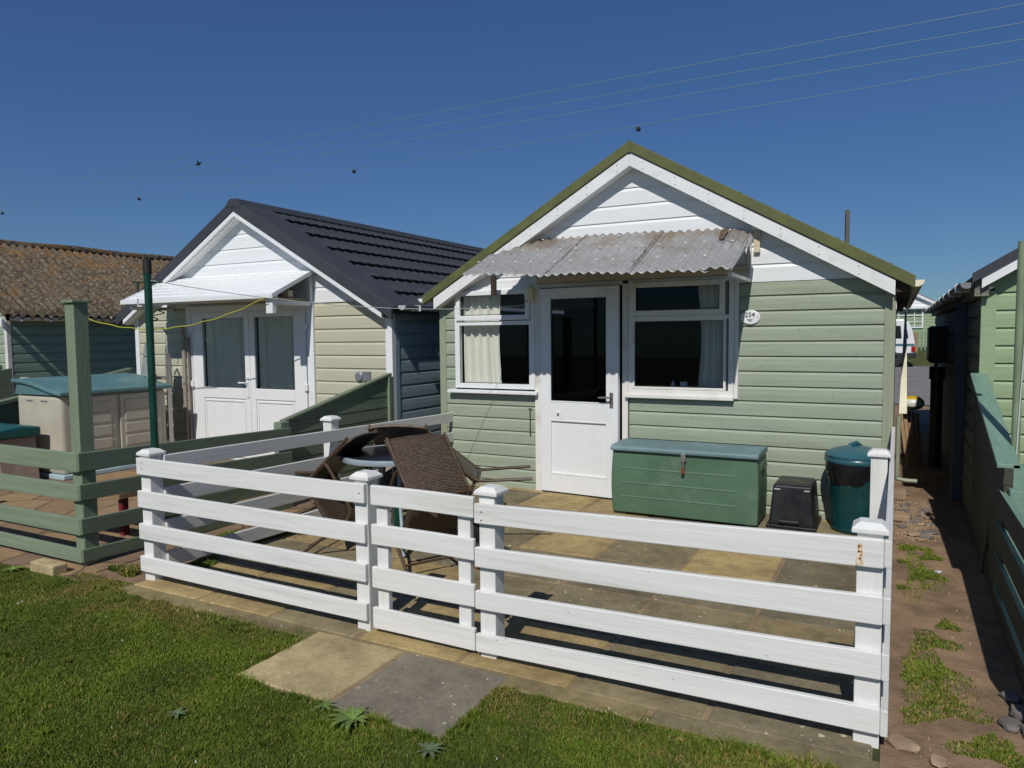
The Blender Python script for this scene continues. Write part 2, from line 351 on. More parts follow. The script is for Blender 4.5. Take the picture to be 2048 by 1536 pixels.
# weatherboard siding: boards along u, facing outward d;  mp(u,d,z) -> xyz
PROF = [(.004,0.0),(.016,.0),(.017,.05),(.015,.098),(.004,.112),(.002,.1274)]
def siding(mb, mp, z0, z1, pitch, span, holes=(), prof=PROF):
    k = 0; z = z0
    while z < z1-1e-4:
        zt = min(z+pitch, z1)
        cuts = sorted({z, zt, *[h for H in holes for h in (H[2], H[3]) if z < h < zt]})
        for a, b in zip(cuts, cuts[1:]):
            pr = [(d, z+q*pitch/.1275) for d, q in prof]
            cl = []
            for (d0, q0), (d1, q1) in zip(pr, pr[1:]):
                for (d, q) in ((d0, q0), (d1, q1)):
                    if a-1e-6 <= q <= b+1e-6 and (not cl or cl[-1] != (d, q)): cl.append((d, q))
                for lim in (a, b):
                    if min(q0, q1) < lim < max(q0, q1):
                        w = (lim-q0)/(q1-q0); cl.append((d0+(d1-d0)*w, lim))
            cl = sorted(set(cl), key=lambda t: (t[1], t[0]))
            if len(cl) < 2: continue
            mid = (a+b)/2
            ivs = [(0., 1.)]
            s0 = span(a); s1 = span(b)
            if s0[1]-s0[0] < .02: continue
            xs = [(s0[0], s1[0]), None]
            segs = [[('L',), ('R',)]]
            hs = sorted([(H[0], H[1]) for H in holes if H[2] < mid < H[3]])
            edges = []; cur = ('span', 0)
            for h0, h1 in hs: edges.append((cur, ('x', h0))); cur = ('x', h1)
            edges.append((cur, ('span', 1)))
            for e0, e1 in edges:
                vs = []
                for d, q in cl:
                    sp = span(q)
                    ua = sp[0] if e0[0] == 'span' else e0[1]; ub = sp[1] if e1[0] == 'span' else e1[1]
                    if ub < ua: ub = ua
                    vs += [mp(ua, d, q), mp(ub, d, q)]
                n = len(cl)
                mb.add(vs, [(2*i, 2*i+1, 2*i+3, 2*i+2) for i in range(n-1)])
        z = zt; k += 1
    return mb
def wall_slab(mb, x0, x1, y0, y1, z0, z1, holes):
    zs = sorted({z0, z1, *[h for H in holes for h in (H[2], H[3]) if z0 < h < z1]})
    for a, b in zip(zs, zs[1:]):
        cur = x0
        for H in sorted([H for H in holes if H[2] < (a+b)/2 < H[3]]):
            if H[0] > cur: mb.box(cur, H[0], y0, y1, a, b)
            cur = max(cur, H[1])
        if x1 > cur: mb.box(cur, x1, y0, y1, a, b)
    return mb
front = lambda y: (lambda u_, d, z: (u_, y-d, z))
right_ = lambda x: (lambda u_, d, z: (x+d, u_, z))
left_ = lambda x: (lambda u_, d, z: (x-d, u_, z))

# ------------------------------------------------------------------ GROUND / SETTING
g = MB()
def Z(x, y):
    t = min(max((y-31)/4, 0), 1); return .75*t*t*(3-2*t)
ys = [-40, -10, -6.6, 0, 8, 11, 24, 31, 32, 33, 34, 35, 40, 60, 150, 600]; xs = [-400, -60, -8, 0, 4, 8, 30, 400]
vs = [(x, y, -.012+Z(x, y)) for y in ys for x in xs]; nx = len(xs)
g.add(vs, [(j*nx+i, j*nx+i+1, (j+1)*nx+i+1, (j+1)*nx+i) for j in range(len(ys)-1) for i in range(nx-1)])
struct(g.build('ground', M['grassbase']))
struct(box(-60, 60, 11.2, 30.6, -.06, -.004).build('road', M['asphalt']))
# slab patio of the green chalet (one surface, slabs are its pattern)
slabcols = [srgb(144,132,102), srgb(136,125,100), srgb(154,138,102), srgb(178,156,110), srgb(128,118,96), srgb(146,134,108), srgb(168,148,108)]
def slabs(name, rects, cols, zt=.0):
    mb = MB(); cc = []
    for (x0, x1, y0, y1), c in zip(rects, cols):
        g_ = .013; e = .006; z0 = -.045; zz = zt+random.uniform(-.002, .002)
        tilt = random.uniform(-.0015, .0015)
        p = [(x0+g_,y0+g_,z0),(x1-g_,y0+g_,z0),(x1-g_,y1-g_,z0),(x0+g_,y1-g_,z0)]
        q = [(x0+g_,y0+g_,zz-e),(x1-g_,y0+g_,zz-e+tilt),(x1-g_,y1-g_,zz-e+tilt),(x0+g_,y1-g_,zz-e)]
        w = [(x0+g_+e,y0+g_+e,zz),(x1-g_-e,y0+g_+e,zz+tilt),(x1-g_-e,y1-g_-e,zz+tilt),(x0+g_+e,y1-g_-e,zz)]
        mb.add(p+q+w, [(0,1,5,4),(1,2,6,5),(2,3,7,6),(3,0,4,7),(4,5,9,8),(5,6,10,9),(6,7,11,10),(7,4,8,11),(8,9,10,11)])
        cc += [c]*12
    # mortar bed
    X0 = min(r_[0] for r_ in rects); X1 = max(r_[1] for r_ in rects); Y0 = min(r_[2] for r_ in rects); Y1 = max(r_[3] for r_ in rects)
    n0 = len(mb.v); mb.box(X0+.01, X1-.01, Y0+.01, Y1-.01, -.05, zt-.006); cc += [srgb(150,130,104)]*(len(mb.v)-n0)
    o = mb.build(name, M['slab']); a = o.data.color_attributes.new('col', 'FLOAT_COLOR', 'POINT')
    a.data.foreach_set('color', np.array([(*c, 1) for c in cc], dtype=np.float32).ravel()); return struct(o)
rects = []; cols = []
gx = [.02, .62, 1.21, 1.82, 2.43, 3.01, 3.59, 4.2]; gy = [.0, -.09, -.64, -1.24, -1.83, -2.42, -3.01, -3.62]
pick = {(3,3):3, (4,4):4, (5,3):3, (2,1):3, (1,1):4, (2,3):0, (3,2):3, (5,4):4, (4,3):0, (6,3):4, (3,1):6, (4,5):1, (5,5):0, (6,5):2, (3,5):0, (4,6):3, (5,6):0, (6,4):4, (3,4):1}
for j in range(7):
    for i in range(7):
        rects.append((gx[i], gx[i+1], gy[j+1], gy[j]))
        c = slabcols[pick.get((i, j), random.randrange(7))]; k = random.uniform(.85, 1.05); cols.append(tuple(v*k for v in c))
slabs('patio', rects, cols)
slabs('path', [(1.58, 2.15, -4.19, -3.62), (2.15, 2.735, -4.2, -3.62)], [srgb(178,162,124), srgb(132,124,112)], -.003)
cp = box(-8.4, -.42, -3.56, 2.0, -.05, .0)
cp.box(-9.5, -.3, -3.72, -3.56, -.05, -.006)
struct(cp.build('neighbouring_patio', M['crazy']))
kc = slabs('patio_edge', [(x, x+.85, -3.73, -3.590) for x in (-.02,.83,1.68,2.53,3.38)], [srgb(140,128,92), srgb(132,118,88), srgb(146,130,98), srgb(138,124,90), srgb(128,118,92)], -.003)
struct(box(4.215, 7.5, -3.95, 10.8, -.05, -.006).build('soil_path', M['dirt']))
struct(box(3.95, 4.3, -3.90, -3.735, -.05, -.0085).build('soil_edge', M['dirt']))
struct(box(-.42, .02, -3.58, 0, -.05, -.008).build('soil_strip', M['dirt']))
struct(box(4.9, 8.5, -3.4, 0, -.04, .04).build('decking_base', M['concrete']))

# ------------------------------------------------------------------ GRASS
def hash_noise(x, y, s, seed):
    xi = x*s; yi = y*s; x0 = np.floor(xi).astype(int); y0 = np.floor(yi).astype(int); fx = xi-x0; fy = yi-y0
    fx = fx*fx*(3-2*fx); fy = fy*fy*(3-2*fy)
    def h(a, b): return np.modf(np.abs(np.sin(a*127.1+b*311.7+seed*74.7)*43758.5453))[0]
    return (h(x0,y0)*(1-fx)+h(x0+1,y0)*fx)*(1-fy)+(h(x0,y0+1)*(1-fx)+h(x0+1,y0+1)*fx)*fy
def grass(name, n, sampler, hmin, hmax, label, cat, width=.0022, yellow=.0, clump=1.0):
    x, y = sampler(n); n = len(x)
    nz = hash_noise(x, y, 3.0, 1)*.5+hash_noise(x, y, 9.0, 2)*.3+hash_noise(x, y, 27, 3)*.2
    nz2 = hash_noise(x, y, 1.3, 5)*.6+hash_noise(x, y, 5, 6)*.4
    keep = RNG.random(n) < np.clip(.25+1.5*(nz2-.12), 0, 1)**clump
    x, y, nz, nz2 = x[keep], y[keep], nz[keep], nz2[keep]; n = len(x)
    h = (hmin+(hmax-hmin)*RNG.random(n)**1.5)*(.55+.9*nz)
    a = RNG.random(n)*2*pi; lean = RNG.random(n)*1.1*h; w = width*(.7+.8*RNG.random(n)); la = RNG.random(n)*2*pi
    bx, by = np.cos(a)*w, np.sin(a)*w; lx, ly = np.cos(la)*lean, np.sin(la)*lean
    z0 = np.full(n, -.012)
    V = np.empty((n, 5, 3), np.float32)
    V[:,0] = np.stack([x-bx, y-by, z0], 1); V[:,1] = np.stack([x+bx, y+by, z0], 1)
    V[:,2] = np.stack([x+bx*.8+lx*.4, y+by*.8+ly*.4, z0+h*.6], 1); V[:,3] = np.stack([x-bx*.8+lx*.4, y-by*.8+ly*.4, z0+h*.6], 1)
    V[:,4] = np.stack([x+lx, y+ly, z0+h*.95], 1)
    me = bpy.data.meshes.new(name); me.vertices.add(n*5); me.vertices.foreach_set('co', V.ravel())
    li = np.arange(n)[:,None]*5+np.array([0,1,2,3,3,2,4])[None]; me.loops.add(n*7); me.loops.foreach_set('vertex_index', li.ravel().astype(np.int32))
    ls = np.stack([np.arange(n)*7, np.arange(n)*7+4], 1).ravel(); me.polygons.add(n*2); me.polygons.foreach_set('loop_start', ls.astype(np.int32))
    me.update(); me.validate()
    r_ = RNG.random(n); c0 = np.array(srgb(96,116,34)); c1 = np.array(srgb(126,146,46)); c2 = np.array(srgb(72,94,28)); c3 = np.array(srgb(150,128,76))
    t = np.clip(nz*1.5-.3+(r_-.5)*.5, 0, 1)[:,None]; c = c2*(1-t)+c1*t
    c = (c*.6+c0*.4)*.88
    dry = (RNG.random(n) < (.05+yellow+1.2*np.clip(nz2-.62, 0, 1)+.3*(y > -3.95)*hash_noise(x, y, 4, 12)*(x > -.3)))[:,None]; c = np.where(dry, c3, c); c = c*(.75+.5*RNG.random((n,1)))
    C = np.ones((n,5,4), np.float32); C[:,:,:3] = c[:,None,:]
    at = me.color_attributes.new('col', 'FLOAT_COLOR', 'POINT'); at.data.foreach_set('color', C.ravel())
    me.materials.append(M['blade']); o = bpy.data.objects.new(name, me); COL.objects.link(o)
    o['kind'] = 'stuff'; o['label'] = label; o['category'] = cat; return o
def lawn_s(n):
    # denser near camera
    x = RNG.uniform(-4.2, 4.9, n*2); y = RNG.uniform(-5.3, -3.60, n*2)
    front_edge = -3.695-.03*np.sin(x*3.1)-.05*(hash_noise(x, y*0, 6, 9)-.5)-.05*(hash_noise(x, y*0, 21, 4)-.5)
    front_edge = np.where(x < -.5, -3.70-.05*hash_noise(x, y*0, 5, 2), front_edge); front_edge = np.where((x >= -.5) & (x < .02), -3.60, front_edge)
    ok = y < front_edge
    jx = .02*(hash_noise(x, y, 30, 8)-.5)
    ok &= ~((x > 1.60+jx) & (x < 2.725+jx) & (y > -4.185+.012*np.sin(x*19)))
    # visible wedge
    dx, dy = x-4.2368, y+6.4259; dep = dx*f.x+dy*f.y; lat = dx*cos(YAW)+dy*sin(YAW)
    ok &= (dep > 2.3) & (np.abs(lat) < dep*.74+.25)
    ok &= ~((x > 4.15) & (RNG.random(n*2) > .35))
    x, y = x[ok], y[ok]; return x, y
grass('lawn_grass', 620000, lawn_s, .006, .019, 'short mossy green lawn in front of the white fence', 'grass', width=.0013)
def patch_s(list_):
    def f_(n):
        X = []; Y = []
        for (cx, cy, rx, ry, w) in list_:
            k = int(n*w); a = RNG.random(k)*2*pi; r_ = np.sqrt(RNG.random(k))*(.6+.5*np.sin(a*3+cx*9)*.5)
            X.append(cx+rx*r_*np.cos(a)); Y.append(cy+ry*r_*np.sin(a))
        return np.concatenate(X), np.concatenate(Y)
    return f_
grass('yard_weeds', 30000, patch_s([(4.36,-.62,.16,.12,.09),(4.47,-.8,.09,.15,.06),(4.43,-1.25,.14,.16,.12),(4.3,-1.0,.05,.04,.03),(4.3,-1.55,.06,.06,.03),
    (4.42,-2.35,.16,.2,.14),(4.5,-2.1,.08,.12,.05),(4.36,-2.75,.13,.2,.1),(4.45,-3.05,.2,.22,.2),(4.58,-3.35,.2,.15,.16),(4.33,-3.2,.08,.1,.04),(4.42,-2.8,.2,.5,.22),(4.4,-1.3,.16,.7,.10)]),
    .008, .026, 'patchy low weeds and grass on the bare soil beside the fence', 'weeds', width=.0026, clump=1.4)
grass('edge_weeds', 11000, patch_s([(.1,-3.2,.1,.3,.25),(.0,-2.4,.08,.4,.2),(.06,-1.5,.08,.4,.2),(-.25,-3.45,.2,.12,.2),(-.3,-2.6,.1,.3,.15)]),
    .02, .06, 'tufts of grass growing under the side of the white fence', 'weeds', width=.003, clump=.5)

def tuft_s(n):
    X = []; Y = []
    for k in range(150):
        q = random.random()
        if q < .55: cx = random.uniform(-.1, 4.2); cy = -3.74-random.random()**2*.10
        elif q < .8: cx, cy = random.choice(((1.585, random.uniform(-4.15,-3.75)), (2.745, random.uniform(-4.15,-3.75)), (random.uniform(1.6,2.7), -4.205)))
        else: cx = random.uniform(-1.2, 4.0); cy = random.uniform(-4.9, -3.9)
        m_ = int(n/150); a = RNG.random(m_)*2*pi; r_ = RNG.random(m_)*random.uniform(.015, .05); X.append(cx+r_*np.cos(a)*1.5); Y.append(cy+r_*np.sin(a)*.8)
    x, y = np.concatenate(X), np.concatenate(Y); ok = ~((x > 1.60) & (x < 2.725) & (y > -4.185)); return x[ok], y[ok]
grass('edge_tufts', 16000, tuft_s, .014, .040, 'longer grass tufts along the paving edges of the lawn', 'grass', width=.0017, clump=.2)
def rosette(x, y, R, n, mt, label, z=0):
    mb = MB()
    for k in range(n):
        a = 2*pi*k/n+random.uniform(-.25, .25); L_ = R*random.uniform(.6, 1.05); w = L_*.12; up = random.uniform(.15, .4)
        prev = None; N_ = 7
        for i in range(N_+1):
            t = i/N_; d = L_*t; zz = z+L_*up*sin(t*2.6)*.45+.004; a += random.uniform(-.05, .05)
            ww = w*(.25+sin(min(t*1.25, 1)*pi)*.9)*(1 if i % 2 else .62)*(0 if i == N_ else 1)
            c = (x+cos(a)*d, y+sin(a)*d, zz); l = (c[0]-sin(a)*ww, c[1]+cos(a)*ww, zz+ww*.25); r_ = (c[0]+sin(a)*ww, c[1]-cos(a)*ww, zz+ww*.25)
            cur = (l, c, r_)
            if prev: mb.add([*prev, *cur], [(0,1,4,3),(1,2,5,4)])
            prev = cur
    o = mb.build('rosette_weed', mt); tag(o, label, 'weed', 'broad leaved weeds in the lawn'); return o
M['weed2'] = mat('blue_green_weed_leaf', srgb(98,116,80), .6, .15, 8, spec=.3)
rosette(2.34, -4.25, .125, 24, M['weed'], 'large jagged leaved weed at the corner of the grey path slab')
rosette(2.17, -4.22, .07, 11, M['weed'], 'small upright weed on the edge of the buff path slab')
rosette(2.74, -4.29, .07, 15, M['weed2'], 'blue green weed in the lawn just below the grey slab tip')
rosette(1.67, -4.54, .055, 12, M['weed2'], 'blue green weed near the bottom of the lawn left of centre')
rosette(3.02, -4.38, .06, 13, M['weed2'], 'pale weed at the bottom middle edge of the lawn')
rosette(-.95, -3.80, .09, 12, M['weed'], 'pale green weed beside the green corner post')

# ------------------------------------------------------------------ MAIN CHALET
ch = thing('chalet', 'sage green weatherboard chalet with white gable, half glazed door and number 254', 'chalet', (2.1, 0, 0))
WX = 4.2; AP = 2.1
SL = .575            # roof slope dz/dx
def topz(x): return 3.05-SL*abs(x-AP)     # wall top under the roof
def gspan(z):
    h = min((3.05-z)/SL, AP); return (max(AP-h, 0.), min(AP+h, WX))
H_ = [(.18,1.10,.985,2.02), (1.10,2.06,-.1,2.03), (2.03,3.0,.985,2.03)]
sd = siding(MB(), front(0), -.0575, 1.965, .1275, lambda z: (.055, WX-.055), H_)
sd.build('front_wall', M['sage'], ch)
gc = siding(MB(), front(-.004), 1.965, 3.05, .15, lambda z: (max(gspan(z)[0], .0), min(gspan(z)[1], WX)), [(1.10,2.06,1.9,2.03),(2.03,3.0,1.9,2.03),(.18,1.1,1.9,2.02)],
            [(.003,0),(.012,.0),(.012,.1),(.003,.118),(.003,.1274)])
gc.build('gable_cladding', M['gablew'], ch)
inn = MB(); wall_slab(inn, .01, WX-.01, .004, .07, 0, 1.9, H_)
wall_slab(inn, .01, WX-.01, .004, .07, 1.9, 2.03, [(h[0],h[1],h[2],h[3]) for h in H_])
inn.prism([(0.01,1.9+.0),(0.01,1.84),(0.011,1.84)], 'y', .01, .012)
inn.add([(.15,.02,2.03),(4.05,.02,2.03),(2.1,.02,3.03),(.15,.06,2.03),(4.05,.06,2.03),(2.1,.06,3.03)], [(0,1,2),(5,4,3),(0,3,4,1),(1,4,5,2),(2,5,3,0)])
inn.build('inner_wall', M['interior'], ch)
b = MB(); b.box(.012,.06,.07,6.0,0,1.8); b.box(WX-.06,WX-.012,.07,6.0,0,1.8); b.box(.012,WX-.012,5.95,6.0,0,1.9); b.prism([(.05,1.9),(4.15,1.9),(2.1,3.04)], 'y', 5.95, 6.0); b.box(.02,WX-.02,.02,6,-.03,-.001); b.box(.07,WX-.07,3.0,3.05,0,1.9); b.box(.55,WX-.55,3.0,3.05,1.9,2.12)
b.box(.55,WX-.55,.07,5.9,2.12,2.16)
b.build('interior_shell', M['interior'], ch)
rs = siding(MB(), right_(WX), -.0575, 1.83, .1275, lambda z: (.0, 6.0)); siding(rs, left_(0), -.0575, 1.83, .1275, lambda z: (.0, 6.0)); rs.build('side_wall', M['sage_y'], ch)
for x0, x1 in ((-.022,.055),(WX-.055,WX+.022)):
    box(x0, x1, -.024, .05, -.02, 1.86 if x0 < 0 else 1.88).build('corner_trim', M['sage_dark'], ch, bevel=.002)
# roof: two slabs
OH = .12
def roofslab(mb, x_in, x_out, z_in, z_out, th, y0, y1):
    mb.hexa([(x_in,y0,z_in-th),(x_out,y0,z_out-th),(x_out,y1,z_out-th),(x_in,y1,z_in-th),(x_in,y0,z_in),(x_out,y0,z_out),(x_out,y1,z_out),(x_in,y1,z_in)])
RZ = 3.245; HW = 2.245
for sgn in (-1, 1):
    mb = MB(); roofslab(mb, AP, AP+sgn*HW, RZ, RZ-SL*HW, .04, -OH+.01, 6.1); mb.build('roof', M['greenroof'], ch)
    # verge strip + bolts
    mb = MB(); roofslab(mb, AP, AP+sgn*(HW+.002), RZ+.004, RZ+.004-SL*HW, .098, -OH-.035, -OH+.008); mb.build('verge_strip', M['greenroof'], ch, bevel=.006)
    mb = MB(); roofslab(mb, AP, AP+sgn*2.115, RZ-.098, RZ-.098-SL*2.115, .118, -OH-.02, -OH+.005)
    bb = mb.build('bargeboard', M['bargew'], ch, bevel=.002)
    nb = MB()
    for k in range(14):
        x = AP+sgn*(.12+k*.145); z = RZ-.098-SL*abs(x-AP)
        for dz in (-.03, -.09):
            if (k+int(dz*100)) % 2: nb.box(x-.004, x+.004, -OH-.0225, -OH-.019, z+dz-.004, z+dz+.004)
    nb.build('nails', M['gut_grey'], bb)
    mb = MB(); roofslab(mb, AP+.0, AP+sgn*2.1, RZ-.2, RZ-.2-SL*2.1, .015, -OH+.005, .0); mb.build('soffit', M['bargew'], ch)
box(AP-.012, AP+.012, -OH-.04, -OH-.03, RZ-.1, RZ+.005).build('ridge_joint', M['greenroof'], ch)
rb = MB()
for k in range(6):
    x = AP+.18+k*.38; z = RZ+.005-SL*(x-AP); rb.lathe([(.008,0),(.008,.014),(.003,.02)], (x,-.03,z-.004), 8)
rb.build('roof_bolts', M['rubber'], ch)
# gutters
def gutter(mb, x, z, y0, y1, R_=.045):
    n = 8; vs = []; 
    for y in (y0, y1):
        for k in range(n+1):
            a = pi+pi*k/n; vs.append((x+R_*cos(a), y, z+R_*sin(a)))
        for k in range(n+1):
            a = 2*pi-pi*k/n; vs.append((x+(R_-.004)*cos(a), y, z+(R_-.004)*sin(a)))
    m_ = 2*n+2; fs = [(i, (i+1) % m_, m_+(i+1) % m_, m_+i) for i in range(m_)]
    fs += [(i, i+1, 2*n+1-(i+1), 2*n+1-i) for i in range(n)]
    fs += [(m_+i, m_+2*n+1-i, m_+2*n-i, m_+i+1) for i in range(n)]
    mb.add(vs, fs)
    mb.prism([(x+R_*cos(a_), z+R_*sin(a_)) for a_ in [pi+pi*k/8 for k in range(9)]], 'y', y0-.004, y0-.001)
gm = MB(); gutter(gm, WX+.16, 1.925, -.11, 6.05, .05); gm.build('gutter', M['ivory'], ch)
gm = MB(); gutter(gm, -.17, 1.93, -.13, 6.05, .04); gm.build('gutter', M['upvc'], ch)
box(WX+.02, WX+.1, -.09, 6.0, 1.84, 1.93).build('fascia', M['brownbit'], ch)
# windows
def frame_rect(mb, x0, x1, z0, z1, w, y0, y1, wb=None):
    wb = wb or w
    mb.box(x0, x0+w, y0, y1, z0, z1); mb.box(x1-w, x1, y0, y1, z0, z1); mb.box(x0+w, x1-w, y0, y1, z1-w, z1); mb.box(x0+w, x1-w, y0, y1, z0, z0+wb)
def window(parent, x0, x1, z0, z1, ztr, vent, low, m):
    w = MB(); frame_rect(w, x0, x1, z0, z1, .045, -.045, .03); w.box(x0+.045, x1-.045, -.045, .03, ztr-.018, ztr+.018)
    fr = w.build('window', m, parent, bevel=.004)
    s_ = MB(); vx0, vx1, vz0, vz1 = vent
    frame_rect(s_, vx0-.055, vx1+.055, vz0-.058, vz1+.048, .055-.006, -.066, -.047); s_.build('sash', m, fr, bevel=.006)
    s2 = MB(); lx0, lx1, lz0, lz1 = low; frame_rect(s2, lx0-.02, lx1+.02, lz0-.03, lz1+.02, .022, -.0455, -.01); s2.build('bead', m, fr, bevel=.004)
    for (a, c, d, e) in (vent, low):
        MB().add([(a-.02,-.03,d-.02),(c+.02,-.03,d-.02),(c+.02,-.03,e+.02),(a-.02,-.03,e+.02)], [(0,1,2,3)]).build('pane', M['glass'], fr)
        gk = MB(); frame_rect(gk, a-.004, c+.004, d-.004, e+.004, .006, -.036, -.031); gk.build('gasket', M['rubber'], fr)
    return fr
wl = window(ch, .18, 1.10, 1.0, 2.0, 1.665, (.262,1.0,1.748,1.942), (.235,1.04,1.058,1.643), M['upvc'])
box(.105, 1.14, -.095, .0, .95, .984).build('sill', M['upvc'], wl, bevel=.006)
box(.19, 1.10, -.03, -.02, 1.965, 2.03).build('head_board', M['gablew'], wl)
wr = window(ch, 2.055, 3.0, .99, 2.03, 1.68, (2.14,2.872,1.757,1.955), (2.115,2.915,1.067,1.653), M['upvc_old'])
box(2.03, 3.005, -.075, .0, .955, .992).build('sill', M['upvc_old'], wr, bevel=.006)
box(3.0, 3.035, -.03, .0, .97, 2.06).build('side_trim', M['upvc_old'], wr, bevel=.003)
# door frame
df = MB(); df.box(1.10, 1.165, -.04, .05, 0.0, 2.03); df.box(1.995, 2.05, -.035, .05, 0.0, 2.0); df.box(1.165, 1.995, -.03, .05, 1.99, 2.03)
dfo = df.build('door_frame', M['upvc_old'], ch, bevel=.003)
box(1.165, 1.995, -.02, .07, -.02, .006).build('threshold', M['metal'], dfo)
# door (own local pivot at hinge), slightly ajar
DA = radians(-4.0)
def rotd(mb, px=1.17, py=-.02):
    mb.v = [(px+(x-px)*cos(DA)-(y-py)*sin(DA), py+(x-px)*sin(DA)+(y-py)*cos(DA), z) for x, y, z in mb.v]; return mb
dz0, dz1 = .012, 1.982; dx0, dx1 = 1.172, 1.985
d = MB(); gx0, gx1, gz0, gz1 = 1.277, 1.876, .895, 1.888
d.box(dx0, gx0, -.055, -.005, dz0, dz1); d.box(gx1, dx1, -.055, -.005, dz0, dz1); d.box(gx0, gx1, -.055, -.005, gz1, dz1)
d.box(gx0, gx1, -.055, -.005, .715, gz0); d.box(gx0, gx1, -.055, -.005, dz0, .19); d.box(gx0, gx1, -.040, -.02, .19, .715)
door = rotd(d).build('door', M['upvc'], ch, bevel=.004)
t_ = MB(); frame_rect(t_, gx0-.003, gx1+.003, .187, .718, .014, -.058, -.04); frame_rect(t_, gx0-.004, gx1+.004, gz0-.004, gz1+.004, .012, -.058, -.045)
rotd(t_).build('moulding', M['upvc'], door, bevel=.003)
rotd(MB().add([(gx0,-.03,gz0),(gx1,-.03,gz0),(gx1,-.03,gz1),(gx0,-.03,gz1)], [(0,1,2,3)])).build('pane', M['glass'], door)
h = MB(); h.box(1.905, 1.94, -.062, -.055, .86, 1.0); h.tube([(1.922,-.055,.955),(1.922,-.10,.955)], .008); h.tube([(1.926,-.10,.955),(1.85,-.105,.955),(1.81,-.1,.953)], .009)
rotd(h).build('handle', M['metal'], door, smooth=True)
rotd(MB().lathe([(.004,0),(.013,.004),(.014,.014),(.006,.02)], (0,0,0), 12)).build('_x', M['upvc'], door)
kn = bpy.data.objects[-1] if False else None
for o in list(COL.objects):
    if o.name.startswith('_x'): bpy.data.objects.remove(o)
k_ = MB(); k_.tube([(1.365,-.055,.79),(1.365,-.075,.79),(1.365,-.085,.79)], [.008,.014,.009], 10); rotd(k_).build('knob', M['upvc'], door, smooth=True)
# awning
aw = thing('x', 'x', 'x'); bpy.data.objects.remove(aw)
def awz(y, x=2.0): return 2.475-.02*(x-1.06)+.465*y+.035*max(0,(1.6-x)/.8)*(-y)
def bz(x): return 3.05-.02-.575*abs(x-AP)  # underside of bargeboard
def sheet(x0, x1, yt, yb, lift, jag=0):
    mb = MB(); px = .080; nx_ = int((x1-x0)/px*8); ny = 14; vs = []
    for j in range(ny+1):
        for i in range(nx_+1):
            x = x0+(x1-x0)*i/nx_
            ytop = yt
            lim = (bz(x)-.035-2.475-lift)/.465
            if lim < yt: ytop = lim
            if jag and j == 0: ytop -= jag*abs(sin(x*31)*cos(x*57+1))
            y = ytop+(yb-ytop)*j/ny
            bowed = .012*sin((x-x0)/(x1-x0)*pi)
            z = awz(y, x)+lift+.0095*cos((x-.84)/px*2*pi)+bowed*(j/ny)-.008*sin(j/ny*pi)
            vs.append((x, y, z))
    mb.add(vs, [(j*(nx_+1)+i, j*(nx_+1)+i+1, (j+1)*(nx_+1)+i+1, (j+1)*(nx_+1)+i) for j in range(ny) for i in range(nx_)]); return mb
def solid(o, th=.002):
    m_ = o.modifiers.new('thick', 'SOLIDIFY'); m_.thickness = th; return o
awn = sheet(1.63, 2.38, .0, -.965, .010).build('awning', M['sheet'], ch, smooth=True); solid(awn); awn['label'] = 'grey corrugated plastic awning of overlapping weathered sheets'
solid(sheet(.83, 1.66, .0, -.95, .0).build('corrugated_sheet', M['sheet'], awn, smooth=True))
solid(sheet(2.35, 2.98, .0, -.955, .002, .02).build('corrugated_sheet', M['sheet'], awn, smooth=True))
solid(sheet(2.9, 3.19, -.02, -.5, .0, .05).build('corrugated_sheet', M['sheet'], awn, smooth=True))
o = sheet(2.92, 3.165, -.36, -.95, .014).build('corrugated_sheet', M['sheet'], awn, smooth=True); solid(o); o['label'] = 'short patch sheet at the right end'
cap0 = None
for row, y in enumerate((-.09, -.36, -.66)):
    for i in range(30):
        x = .84+i*.076
        if x > 3.15 or (i*7+row*3) % 5 > 1 or awz(y, x) > bz(x)-.06: continue
        if cap0 is None:
            cap0 = MB().lathe([(.010,-.004),(.009,.003),(.004,.007)], (0,0,0), 8, capb=False).build('screw_cap', M['upvc_old'], awn, smooth=True); c0 = cap0
        else:
            c0 = cap0.copy(); COL.objects.link(c0)
        c0.location = Vector((x, y, awz(y, x)+.0135))
st = MB()
for row, y in enumerate((-.115, -.385, -.69)):
    for i in range(30):
        x = .84+i*.076+.038
        if x > 3.15 or random.random() < .15 or awz(y, x) > bz(x)-.06: continue
        w_ = .008+random.random()*.008; z_ = awz(y, x)-.0095+(.010 if 1.63 < x < 2.38 else 0)+(.014 if x > 2.92 and y < -.37 else 0)
        st.add([(x-w_,y-.010,z_-.004),(x+w_,y-.010,z_-.004),(x+w_*.7,y+.008,z_+.005),(x-w_*.7,y+.008,z_+.005)], [(0,1,2,3)])
for sx in (1.648, 2.366):
    n_ = 24
    for k in range(n_):
        y = -.02-.93*k/n_; y2 = -.02-.93*(k+1)/n_; w_ = .0015+.004*random.random()**2
        st.add([(sx-w_,y,awz(y,sx)+.0245),(sx+w_,y,awz(y,sx)+.0245),(sx+w_,y2,awz(y2,sx)+.0245),(sx-w_,y2,awz(y2,sx)+.0245)], [(0,1,2,3)])
st.add([(2.93+.03*cos(a)*(1+.2*sin(5*a))-.25*.04*sin(a), -.17+.15*sin(a), awz(-.17+.15*sin(a), 2.93)+.016) for a in [2*pi*k/16 for k in range(16)]], [tuple(range(16))])
st.build('dirt_spots', mat('ingrained_dirt', srgb(98,82,68), .9, .3, 30), awn)
mb = MB(); mb.box(1.13, 3.13, -.055, -.024, 2.035, 2.105); mb.box(1.13, 3.12, -.06, -.03, 2.36, 2.40); mb.build('awning_batten', M['cream'], awn, bevel=.003)
